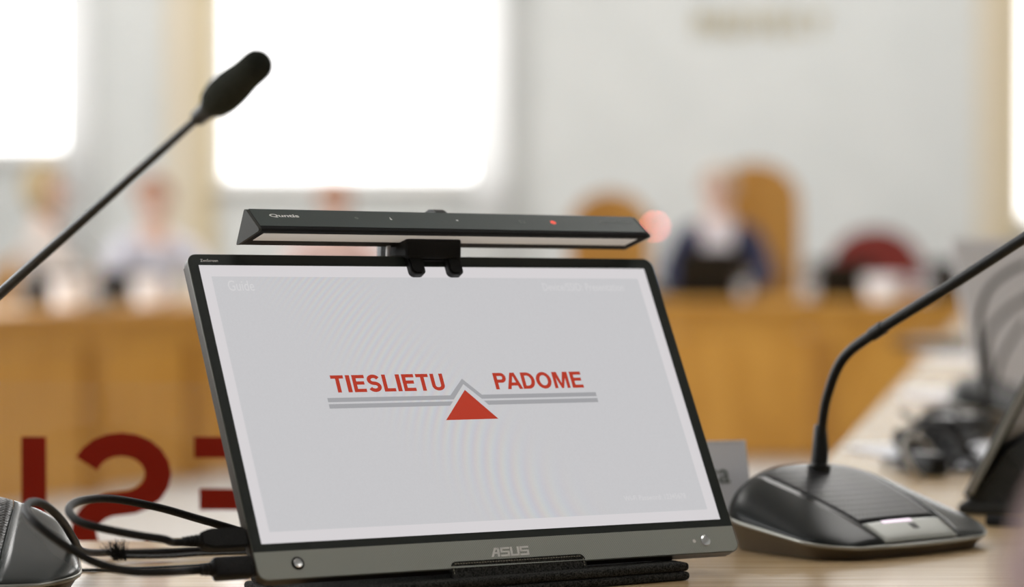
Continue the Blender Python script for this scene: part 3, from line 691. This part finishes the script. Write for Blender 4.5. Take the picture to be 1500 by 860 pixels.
# ================================================================== CABLES AND STRAP
def plug_cable(label, P0, pts, r, plug_len, kind):
    """P0: monitor-local port position; plug grows along -x"""
    t = thing('usb_cable', label, 'cable', mw=MM)
    inv = MM.inverted(); b1 = BM(); x1 = -.0071
    if kind == 'c':
        box(b1, x1 - .026, x1 - .0006, P0[1] - .0068, P0[1] + .0068, -.0095, -.0005, .0022, 3)
    else:
        prism(b1, [(x1 - .0006, P0[1] - .0066), (x1 - .0006, P0[1] + .0066), (x1 - .024, P0[1] + .0066), (x1 - .031, P0[1] + .0042), (x1 - .031, P0[1] - .0042), (x1 - .024, P0[1] - .0066)], -.0092, -.0008)
        bmesh.ops.bevel(b1, geom=list(b1.edges), offset=.0012, segments=2, affect='EDGES')
    obj('plug', b1, 'cable', t, smooth=True)
    obj('connector', box(BM(), x1 - .0007, x1 + .0022, P0[1] - .0040, P0[1] + .0040, -.0062, -.0034, .0008), 'chrome', t)
    e0 = x1 - (.026 if kind == 'c' else .031)
    for k in range(3 if kind == 'c' else 4):
        obj('strain_relief', tube(BM(), [(e0 - .0028 * k - .0002, P0[1], -.0048), (e0 - .0028 * k - .0021, P0[1], -.0048)], .0040 - .0003 * k, 14), 'cable', t, smooth=True)
    s0 = Vector((e0 + .002, P0[1], -.0048)); s1 = Vector((e0 - .016, P0[1], -.0048))
    P = spline([s0, s1] + [inv @ p for p in pts], 10); obj('cord', tube(BM(), P, r, 14), 'cable', t, smooth='all')
    return t
plug_cable('black cable from the upper left port, looping wide and returning behind the monitor', (0, .0062),
           [at(240, 790, 1.528), at(200, 784, 1.520), at(150, 774, 1.512), at(114, 763, 1.515), at(101, 746, 1.535), at(118, 734, 1.565), at(165, 731, 1.595), at(230, 743, 1.62), at(290, 760, 1.63), at(345, 776, 1.635), at(420, 800, 1.66)], .00255, .03, 'a')
plug_cable('black cable from the lower left port, looping up over the left microphone unit', (0, -.0125),
           [at(245, 838, 1.500), at(190, 837, 1.495), at(135, 822, 1.490), at(85, 792, 1.490), at(50, 764, 1.495), at(38, 747, 1.515), at(46, 736, 1.54), at(66, 740, 1.565), at(90, 762, 1.60), at(108, 790, 1.65), at(122, 808, 1.73), on(170, 1.830, TZ + .0030), on(250, 1.84, TZ + .0028), on(330, 1.86, TZ + .0028), on(430, 1.86, TZ + .0028)], .0026, .03, 'c')
# flat strap with a frayed end, lying on the table behind the cables
sp_ = thing('fabric_strap', 'flat black strap with frayed end lying behind the two cables', 'strap', on(180, 1.79))
o0 = sp_.location.copy()
def ribbon(bm, pts, w, th):
    P = spline(pts, 6); rows = []
    for i, p in enumerate(P):
        tt = (P[min(i + 1, len(P) - 1)] - P[max(i - 1, 0)]).normalized(); s = tt.cross(Vector((0, 0, 1))).normalized()
        rows.append([bm.verts.new(p + s * w / 2 * a + Vector((0, 0, b1))) for a, b1 in ((-1, 0), (1, 0), (1, th), (-1, th))])
    for a, b1 in zip(rows, rows[1:]):
        for k in range(4): bm.faces.new((a[k], a[(k + 1) % 4], b1[(k + 1) % 4], b1[k]))
    bm.faces.new(rows[0]); bm.faces.new(rows[-1][::-1]); return bm
TT = Vector((0, 0, 1))
rb = ribbon(BM(), [on(182, 1.795, TZ + .0035) - o0, on(240, 1.80, TZ + .003) - o0, on(300, 1.815, TZ + .003) - o0, on(372, 1.83, TZ + .002) - o0, on(440, 1.84, TZ + .001) - o0], .010, .0018); obj('band', rb, 'fabric', sp_)
rb = ribbon(BM(), [on(112, 1.745, TZ + .0005) - o0, on(180, 1.75, TZ + .0005) - o0, on(260, 1.765, TZ + .0005) - o0, on(380, 1.79, TZ + .0005) - o0], .006, .0012); obj('band', rb, 'fabric', sp_)
fr = BM(); bs = on(176, 1.79, TZ + .003) - o0
for i in range(100):
    a = random.uniform(-.95, .20); l = random.uniform(.012, .0165); p = bs + Vector((random.uniform(-.005, .004), random.uniform(-.003, .003), random.uniform(-.001, .001)))
    tip = p + Vector((math.sin(a) * l, random.uniform(-.003, .003), math.cos(a) * l * .92)); mid = (p + tip) / 2 + Vector((random.uniform(-.0008, .0008), 0, .0006))
    tube(fr, [p, mid, tip], [.00022, .00018, .00008], 4)
obj('frayed_end', fr, 'blackm', sp_)['kind'] = 'stuff'

# ================================================================== GLASS PANEL WITH MIRRORED RED LETTERS
GY = 2.03
def gx(px): return at(px, 700, GY).x
def gz(py): return at(750, py, GY).z
t = thing('lettered_glass_panel', 'clear glass panel behind the table edge with red letters seen from behind', 'sign', (0, GY, 0))
obj('glass_sheet', box(BM(), gx(-700), gx(700), .004, .010, .56, gz(560)), 'clear', t)
for s, a, c, y0, y1 in (('L', -38, 67, 640, 836), ('S', 102, 252, 634, 842), ('E', 284, 394, 640, 836), ('I', -112, -76, 640, 836), ('E', -260, -150, 640, 836), ('T', -405, -290, 640, 836), ('U', -570, -445, 640, 838), ('I', 432, 468, 640, 836), ('T', 500, 615, 640, 836)):
    bm = glyph(s, gx(a), gx(c), gz(y1), gz(y0), .0015, .185, True, .0015)
    for v in bm.verts: v.co = Vector((v.co.x, .0035 - v.co.z, v.co.y))
    obj('letter', bm, 'redvinyl', t)
for px in (-600, -100, 600):
    x_ = gx(px); bm = BM(); ye = edge_left(x_) - GY
    box(bm, x_ - .012, x_ + .012, ye - .06, .014, TZ - .038, TZ - .0305); box(bm, x_ - .012, x_ + .012, .0105, .014, TZ - .0304, TZ - .012); box(bm, x_ - .012, x_ + .012, -.0005, .0035, TZ - .0304, TZ - .02)
    obj('bracket', bm, 'chrome', t)

# ================================================================== NAME CARD behind the right mic unit
def name_card(label, mw, w, h, txt=True):
    t = thing('name_card', label, 'name card', mw=mw); lean = .30 * h
    for s, nm in ((1, 'front_leaf'), (-1, 'back_leaf')):
        bm = BM(); v = [bm.verts.new(p) for p in ((-w / 2, -s * lean, 0), (w / 2, -s * lean, 0), (w / 2, 0, h), (-w / 2, 0, h))]; f_ = bm.faces.new(v)
        r = bmesh.ops.extrude_face_region(bm, geom=[f_])
        for q_ in r['geom']:
            if isinstance(q_, bmesh.types.BMVert): q_.co += Vector((0, s * .0008, -.0003 if q_.co.z > h / 2 else 0))
        obj(nm, bm, 'paper', t)
    if txt:
        me = text_mesh('Anda Rauska', -w * .36, w * .44, h * .30, h * .50, 0, 0, .012)
        for v in me.vertices: v.co = (v.co.x, -lean * (1 - v.co.y / h) - .0006, v.co.y)
        obj('card_print', me, 'mark', t)
    return t

def card_generic():
    p = at(1092, 645, 1.945); w = .15; ry = math.radians(16); mw = Matrix.Translation((p.x - w / 2 * math.cos(ry), 1.945 - w / 2 * math.sin(ry), TZ)) @ Matrix.Rotation(ry, 4, 'Z')
    t = name_card('white folded name card between the monitor and the black microphone unit', mw, w, p.z - TZ, False)
    # only the blurred tail of the name shows: "…ca"
    h = p.z - TZ; lean = .30 * h; me = text_mesh('ca', w * .275, w * .395, h * .58, h * .72, 0, 0, .015)
    for v in me.vertices: v.co = (v.co.x, -lean * (1 - v.co.y / h) - .0006, v.co.y)
    obj('card_print', me, 'printdim', t)
card_generic()

# ================================================================== CLUTTER ON THE RIGHT ARM OF THE TABLE
def RT(px, Y, z=TZ): return on(px, Y, z)
# second monitor, seen nearly edge-on
a0 = at(1424, 748, 2.12); a0.z = TZ + .012
xd = Vector((.30, .95, 0)).normalized(); hn = Vector((-xd.y, xd.x, 0)); tilt = math.radians(27)
upv = (Vector((0, 0, 1)) * math.cos(tilt) - hn * math.sin(tilt)).normalized(); zv = xd.cross(upv)
xd2 = xd
m2 = Matrix(((xd2.x, upv.x, zv.x, 0), (xd2.y, upv.y, zv.y, 0), (xd2.z, upv.z, zv.z, 0), (0, 0, 0, 1)))
# dark tablet-like screen on a stand (switched off)
t = thing('tilted_screen', 'dark screen seen edge-on at the right edge, tilted on a black stand', 'screen', mw=Matrix.Translation(a0) @ m2)
obj('screen_shell', box(BM(), 0, .30, 0, .21, -.009, 0, .002, 3), 'black', t, smooth=True)
obj('screen_glass', box(BM(), .006, .294, .012, .204, .0002, .0007), 'micdark', t)
obj('screen_trim', box(BM(), -.0006, -.0001, .004, .206, -.007, -.002), 'micrim', t)
st_ = BM()
inv = (Matrix.Translation(a0) @ m2).inverted()
gw = Matrix.Translation((a0.x, a0.y, TZ)) @ Matrix.Rotation(math.atan2(xd.y, xd.x), 4, 'Z')
box(st_, -.001, .28, -.085, .012, .0005, .0095, .003, 2)
for v in st_.verts: v.co = inv @ gw @ v.co
obj('stand_foot', st_, 'fabric', t)
st_ = BM(); prism(st_, [(0.004, .009), (-.058, .009), (-.030, .056)], .004, .26, Matrix(((0, 0, 1, 0), (1, 0, 0, 0), (0, 1, 0, 0), (0, 0, 0, 1))))
for v in st_.verts: v.co = inv @ gw @ v.co
obj('stand_wedge', st_, 'fabric', t)
ph_ = thing('black_pen', 'thin dark pen lying on the table in front of the edge-on screen', 'pen', RT(1447, 2.035, TZ + .0045))
d_ = RT(1530, 2.01) - RT(1447, 2.035); d_.z = 0
obj('pen_barrel', tube(BM(), [Vector((0, 0, 0)), d_ * .9], .0042, 14), 'blackm', ph_, smooth=True); obj('pen_tip', tube(BM(), [d_ * .9001, d_ * .97, d_], [.004, .002, .0006], 14), 'black', ph_, smooth=True)
# cables
def cable(label, pts, r, m='cable', conn=None, group=None):
    o = Vector(pts[0]); t = thing('cable', label, 'cable', o, group=group)
    obj('cord', tube(BM(), [p - o for p in spline(pts, 8)], r, 8), m, t, smooth='all')
    if conn is not None:
        e = Vector(pts[-1]) - o; d = (e - (Vector(pts[-2]) - o)).normalized(); obj('plug', tube(BM(), [e - d * .001, e + d * .002, e + d * .03, e + d * .032], [.003, conn, conn, .003], 10), m, t, smooth=True)
cable('pale grey cable standing in a narrow loop right of the black microphone unit', [at(1352, 702, 2.45), at(1336, 685, 2.44), at(1324, 655, 2.45), at(1334, 640, 2.48), at(1352, 645, 2.52), at(1366, 662, 2.55), at(1378, 690, 2.55)], .0028, 'greycable')
cable('black cable hanging in a tall arc at the right edge', [at(1505, 385, 2.9), at(1478, 398, 2.9), at(1448, 425, 2.9), at(1434, 470, 2.92), at(1438, 530, 2.95), at(1440, 600, 3.0), at(1420, 646, 3.05), at(1395, 652, 3.02)], .0032, 'cable')
cable('thin black cable crossing below the tall arc at the right edge', [at(1500, 470, 3.05), at(1470, 520, 3.02), at(1455, 570, 3.0), at(1436, 625, 2.98), at(1430, 650, 2.95)], .0026)
random.seed(11)
for i in range(16):
    # tangle lying on the table between px 1340 and 1480
    Yc = random.uniform(2.45, 3.8); u0 = (Yc - 2.45) / 1.35; pc = 1358 + u0 * 85 + random.uniform(-14, 26); r_ = random.uniform(.012, .04)
    c0 = on(pc, Yc); a0_ = random.uniform(0, 6.28); hgt = random.uniform(.006, .045); pts = []
    for k in range(9):
        a = a0_ + k * .85; pts.append(Vector((c0.x + math.cos(a) * r_ * (1 + .2 * math.sin(k * 2.1)), c0.y + math.sin(a) * r_ * 1.8, TZ + .004 + hgt * (.5 + .5 * math.sin(k * 1.3 + i)))))
    cable('one of the tangled black cables heaped on the right arm of the table', pts, random.uniform(.0022, .0034), 'cable', .0062 if i % 3 == 0 else None, 'tangled cables on the right arm of the table')
# power adapters lying in the tangle
def adapter(px, py, Y, rz, label, sx=.05, sy=.09, sz=.03):
    t = thing('power_adapter', label, 'adapter', on(px, Y), rz)
    obj('adapter_body', box(BM(), -sx / 2, sx / 2, -sy / 2, sy / 2, .0005, sz, .006, 3), 'black', t, smooth=True)
    obj('adapter_lead', tube(BM(), spline([(0, sy / 2 - .001, sz / 2), (0, sy / 2 + .03, sz / 2), (.02, sy / 2 + .07, .006), (.05, sy / 2 + .1, .004)], 6), .0028, 8), 'cable', t, smooth='all')
    obj('adapter_label', box(BM(), -sx * .3, sx * .3, -sy * .3, sy * .3, sz + .0001, sz + .0004), 'greyback', t)
adapter(1357, 0, 2.50, .5, 'small black adapter beside the pale grey cable loop', .022, .05, .022)
adapter(1402, 0, 2.95, -.7, 'black power adapter in the middle of the cable tangle')
adapter(1455, 0, 3.35, .3, 'black power adapter at the far end of the cable tangle', .06, .1, .035)
# silver laptop seen from behind
def laptop(label, loc, rz, lidm='black', w=.34, d=.23, open_=105, group=None):
    t = thing('laptop', label, 'laptop', loc, rz, group)
    obj('keyboard_base', box(BM(), -w / 2, w / 2, -d, 0, .001, .016, .004), lidm, t, smooth=True)
    obj('keys', box(BM(), -w / 2 + .02, w / 2 - .02, -d + .09, -.03, .0162, .0175), 'blackm', t)
    lid = BM(); box(lid, -w / 2, w / 2, -.006, 0, 0, d, .002); mt = Matrix.Translation((0, -.001, .014)) @ Matrix.Rotation(math.radians(90 - open_), 4, 'X')
    for v in lid.verts: v.co = mt @ v.co
    o = obj('lid', lid, lidm, t)
    s = BM(); box(s, -w / 2 + .01, w / 2 - .01, -.0067, -.0061, .012, d - .01)
    for v in s.verts: v.co = mt @ v.co
    obj('screen', s, 'blackm', o)
    return t
laptop('silver laptop lid standing behind the hanging cable at the right edge', (on(1490, 3.62).x + .10, 3.62, TZ), math.radians(200), 'greyback', .34, .24, 68)
# papers and a dark headset-like microphone cluster further along the arm
def papers(label, loc, rz, n=4, w=.21, h=.297):
    t = thing('paper_stack', label, 'papers', loc, rz)
    for i in range(n): 
        s = BM(); box(s, -w / 2, w / 2, -h / 2, h / 2, .0006 + i * .0012, .0014 + i * .0012, mtx=Matrix.Rotation(.06 * math.sin(i * 2.4), 4, 'Z')); obj('sheet', s, 'paper', t)
papers('white sheets of paper under the cable tangle', on(1452, 2.72), .25, 3)
papers('white sheets of paper far along the right arm of the table', on(1450, 5.2), .2, 4)
laptop('black laptop open far along the right arm of the table', (on(1475, 5.9).x, 5.9, TZ), math.radians(250), 'black')

# ================================================================== FAR TABLE ITEMS
def cup(label, px, Y, r=.04, h=.09, m='white', group=None):
    t = thing('cup', label, 'cup', on(px, Y), group=group)
    obj('cup_body', lathe(BM(), [(r * .7, .0005), (r * .74, .002), (r, h), (r * .94, h), (r * .7, .006), (.001, .005)], 24), m, t, smooth=True)
    obj('handle', tube(BM(), spline([(r * .86, 0, h * .8), (r * 1.4, 0, h * .75), (r * 1.45, 0, h * .4), (r * .80, 0, h * .25)], 5), .005, 8), m, t, smooth='all')
def glass_(label, px, Y, h=.13, r=.034, group=None):
    t = thing('water_glass', label, 'glass', on(px, Y), group=group)
    obj('tumbler', lathe(BM(), [(r * .8, .0005), (r, h), (r * .93, h), (r * .74, .008), (.001, .007)], 24), 'glass', t, smooth=True)
    obj('water', lathe(BM(), [(r * .72, .009), (r * .84, h * .6), (.001, h * .6)], 24), 'paper', t, smooth=True)
cup('big bright white cup on the front edge of the back desk', 1295, 11.58, .10, .11)
cup('white cup at the left end of the back row, below the blond person', 98, 9.75 + .22, .07, .12)
cup('white cup on the left desk, below the person in the grey shirt', 217, 10.25 + .24, .07, .12)
cup('small white cup just left of the portable monitor corner', 302, 10.95 + .3, .05, .10)
glass_('water glass in front of the man in the dark suit', 1090, 11.6)
glass_('water glass left of the red chair', 1188, 11.6, .16)
glass_('water glass right of the red chair', 1356, 11.6, .2, .04)
laptop('black laptop open in front of the man in the dark suit', (on(1046, 11.9).x, 11.9, TZ), math.pi, 'black', .36)
laptop('black laptop before the red chair', (on(1232, 11.9).x, 11.9, TZ), math.pi, 'black', .30, .17)
laptop('black laptop at the right end of the back desk', (on(1400, 11.9).x, 11.9, TZ), math.pi, 'black', .30, .17)
laptop('black laptop on the left desk before the blond person', (on(78, 10.5).x, 10.5, TZ), math.radians(218), 'black', .26, .13)
laptop('black laptop on the left desk before the person in the grey shirt', (on(185, 11.0).x, 11.0, TZ), math.radians(205), 'black', .26, .13)

# ================================================================== CHAIRS
def chair(label, x, y, rz, w, ztop, bm_mat, frame='chairwood'):
    t = thing('armchair', label, 'chair', (x, y, 0), rz)
    obj('seat', box(BM(), -.24, .24, -.24, .22, .42, .50, .02, 3), 'red' if bm_mat == 'red' else 'trouser', t, smooth=True)
    n = 24; pts = [(-w / 2, .50), (w / 2, .50)] + [(w / 2 * math.cos(a), ztop - w * .45 + w * .45 * math.sin(a)) for a in [math.pi * i / n for i in range(n + 1)]]
    bk = prism(BM(), pts, -.02, .02, Matrix.Translation((0, .24, 0)) @ Matrix(((1, 0, 0, 0), (0, 0, 1, 0), (0, 1, 0, 0), (0, 0, 0, 1)))); obj('backrest', bk, bm_mat, t)
    for sx in (-1, 1):
        for yy in (-.20, .20): obj('leg', box(BM(), sx * .21 - .02, sx * .21 + .02, yy - .02, yy + .02, 0, .42, .004), frame, t)
        obj('armrest', tube(BM(), spline([(sx * .24, .24, .68), (sx * .27, .05, .69), (sx * .26, -.18, .66), (sx * .25, -.20, .46)], 5), .018, 10), frame, t, smooth='all')
    return t
def xat(px, Y): return on(px, Y).x
chair('tall arched wooden chair behind the man in the dark suit', xat(1112, 13.0), 13.0, 0, .46, py2z(236, 13.0), 'chairwood')
chair('low arched wooden chair left of the man in the dark suit', xat(903, 13.1), 13.1, .1, .42, py2z(279, 13.1), 'chairwood')
chair('empty dark red upholstered chair behind the back desk', xat(1292, 13.0), 13.0, 0, .48, py2z(334, 13.0), 'red')
chair('wooden chair of the blond person at the far left', -2.03, 11.42, math.radians(30), .42, .95, 'chairwood')
chair('wooden chair of the person in the grey shirt', -1.75, 12.22, math.radians(20), .42, .95, 'chairwood')
chair('wooden chair of the person below the big bright window', -.87, 12.95, 0, .42, .95, 'chairwood')

# ================================================================== PEOPLE
def person(label, x, y, rz, ztop, hair, top_m, shirt=None, scale=1.0, elbow=None, look=0, hairlong=False, lean=0):
    """seated figure facing local -y; ztop is the top of the head"""
    t = thing('person', label, 'person', (x, y, 0), rz)
    dz = ztop - 1.345; V = []; E_ = []; R = []
    def add(p, r, par=None):
        V.append(Vector(p)); R.append(r); i = len(V) - 1
        if par is not None: E_.append((par, i))
        return i
    def Z(z): return z + dz * min(1, max(0, (z - .5) / .6))
    pel = add((0, .05, .56), (.13, .10)); wa = add((0, .06, Z(.70)), (.115, .085), pel); ch = add((0, .05, Z(.90)), (.135, .095), wa); nb = add((0, .045, Z(1.04)), (.075, .065), ch)
    nk = add((0, .03, Z(1.10)), .048, nb); hd = add((0, .02, Z(1.165)), (.062, .070), nk); h2 = add((0, .02, Z(1.235)), (.073, .088), hd); add((0, .03, Z(1.30)), (.058, .066), h2)
    el = elbow or {}
    hands = []; arms = []
    for s in (-1, 1):
        sh = add((s * .165, .05, Z(1.005)), .052, nb); e = el.get(s, (s * .25, -.12, Z(.80))); eb = add(e, .040, sh)
        wr = add((s * .12, -.335, Z(.765) if dz > -.05 else .765), .026, eb); arms.append((V[sh], V[eb], V[wr]))
        d = Vector((-s * .35, -1, -.08)).normalized(); w0 = V[wr]; pm_ = add(w0 + d * .05, (.030, .016), wr); side = Vector((d.y * -1, d.x, 0)) * -s
        for k in range(4):
            b0 = w0 + d * .075 + side * (.018 - .012 * k) * s * -1; L_ = (.034, .040, .038, .030)[k]
            f1 = add(b0, .009, pm_); f2 = add(b0 + d * L_ + Vector((0, 0, -.003)), .008, f1); add(b0 + d * L_ * 1.8 + Vector((0, 0, -.012)), .007, f2)
        tb = add(w0 + d * .030 + side * -.030 * s, .010, pm_); add(w0 + d * .062 + side * -.042 * s, .008, tb)
    for s in (-1, 1):
        hp = add((s * .09, 0, .545), .085, pel); kn = add((s * .11, -.40, .53), .060, hp); an = add((s * .11, -.38, .09), .038, kn); add((s * .11, -.52, .04), (.035, .03), an)
    body = obj('body', skin_mesh(V, E_, R, 1), 'skin', t, smooth='all')
    # clothes
    cv = []; ce = []; cr = []
    def ca(p, r, par=None):
        cv.append(Vector(p)); cr.append(r); i = len(cv) - 1
        if par is not None: ce.append((par, i))
        return i
    p0 = ca((0, .05, .56), (.145, .118)); p1 = ca((0, .06, Z(.70)), (.13, .10), p0); p2 = ca((0, .05, Z(.90)), (.15, .11), p1); p3 = ca((0, .045, Z(1.035)), (.088, .078), p2)
    for sh, eb, wr in arms:
        a = ca(sh, .064, p3); b1 = ca(eb, .050, a); ca(eb.lerp(wr, .93), .034, b1)
    obj('jacket' if shirt else 'top', skin_mesh(cv, ce, cr, 1), top_m, t, smooth='all')
    cv.clear(); ce.clear(); cr.clear()
    q0 = ca((0, .05, .55), (.14, .112))
    for s in (-1, 1): a = ca((s * .09, 0, .545), .096, q0); b1 = ca((s * .11, -.40, .53), .070, a); ca((s * .11, -.38, .12), .050, b1)
    obj('trousers', skin_mesh(cv, ce, cr, 1), 'trouser', t, smooth='all')
    for s in (-1, 1): obj('shoe', box(BM(), s * .11 - .045, s * .11 + .045, -.56, -.33, .001, .085, .03, 3), 'black', t, smooth=True)
    if shirt:
        sb = BM(); zc = Z(1.06); prism(sb, [(-.055, zc), (.055, zc), (.075, zc - .10), (0.01, zc - .34), (-.01, zc - .34), (-.075, zc - .10)], -.006, .006, Matrix.Translation((0, -.075, 0)) @ Matrix(((1, 0, 0, 0), (0, 0, 1, 0), (0, 1, 0, 0), (0, 0, 0, 1)))); obj('shirt_front', sb, shirt, t)
        ck = BM(); tube(ck, [(0, .035, Z(1.05)), (0, .028, Z(1.10))], [.075, .060], 16); obj('shirt_collar', ck, shirt, t, smooth=True)
    # face and hair
    hc = Vector((0, .02, Z(1.235)))
    for s in (-1, 1):
        obj('eye', lathe(BM(), [(.001, -.009), (.009, -.004), (.011, .002), (.007, .008), (.001, .010)], 12, Matrix.Translation(hc + Vector((s * .028, -.080, .005)))), 'eye', t)
        obj('ear', lathe(BM(), [(.002, -.028), (.012, -.015), (.015, .005), (.010, .022), (.002, .028)], 10, Matrix.Translation(hc + Vector((s * .076, .0, -.005)))), 'skin', t)
    obj('nose', tube(BM(), [hc + Vector((0, -.080, .010)), hc + Vector((0, -.098, -.020)), hc + Vector((0, -.088, -.032))], [.006, .012, .008], 10), 'skin', t, smooth='all')
    obj('mouth', tube(BM(), [hc + Vector((-.022, -.078, -.052)), hc + Vector((0, -.085, -.052)), hc + Vector((.022, -.078, -.052))], [.003, .006, .003], 8), 'lip', t, smooth='all')
    hb = BM(); bmesh.ops.create_uvsphere(hb, u_segments=24, v_segments=16, radius=1)
    lowb = -.95 if hairlong else -.45
    for v in hb.verts:
        k = v.co.copy()
        if k.y < -.25 and k.z < .42: v.co.y = -.25 * 1.0 - (0.0)
        v.co = Vector((v.co.x * .088, v.co.y * .106 + .012, max(v.co.z, lowb) * (.098 if k.z > 0 else (.15 if hairlong else .10)))) + hc + Vector((0, 0, .02))
    obj('hair', hb, hair, t, smooth='all')
    return t
person('blond person in a light top at the far left', xat(85, 11.1) - .03, 11.16, math.radians(95), 1.325, 'blond', 'shirt_light', hairlong=True)
person('person in a grey shirt with reddish face, second from the left', xat(228, 11.85), 11.85, math.radians(25), 1.29, 'ginger', 'shirt_grey')
person('person with ginger-brown hair, head below the big bright window', xat(490, 12.75), 12.75, 0, 1.30, 'ginger', 'pink')
person('man in dark blue suit and white shirt before the tall wooden chair', xat(1052, 12.55), 12.55, math.radians(-6), 1.36, 'sandy', 'suit', 'white_shirt')
# neighbour whose sleeve cuts the lower right corner of the frame
person('person in a mauve sweater at the right, only a sleeve edge in frame', .455, .62, math.pi, 1.33, 'brown', 'mauve', elbow={1: (.272, -.19, .835), -1: (-.26, -.15, .80)})
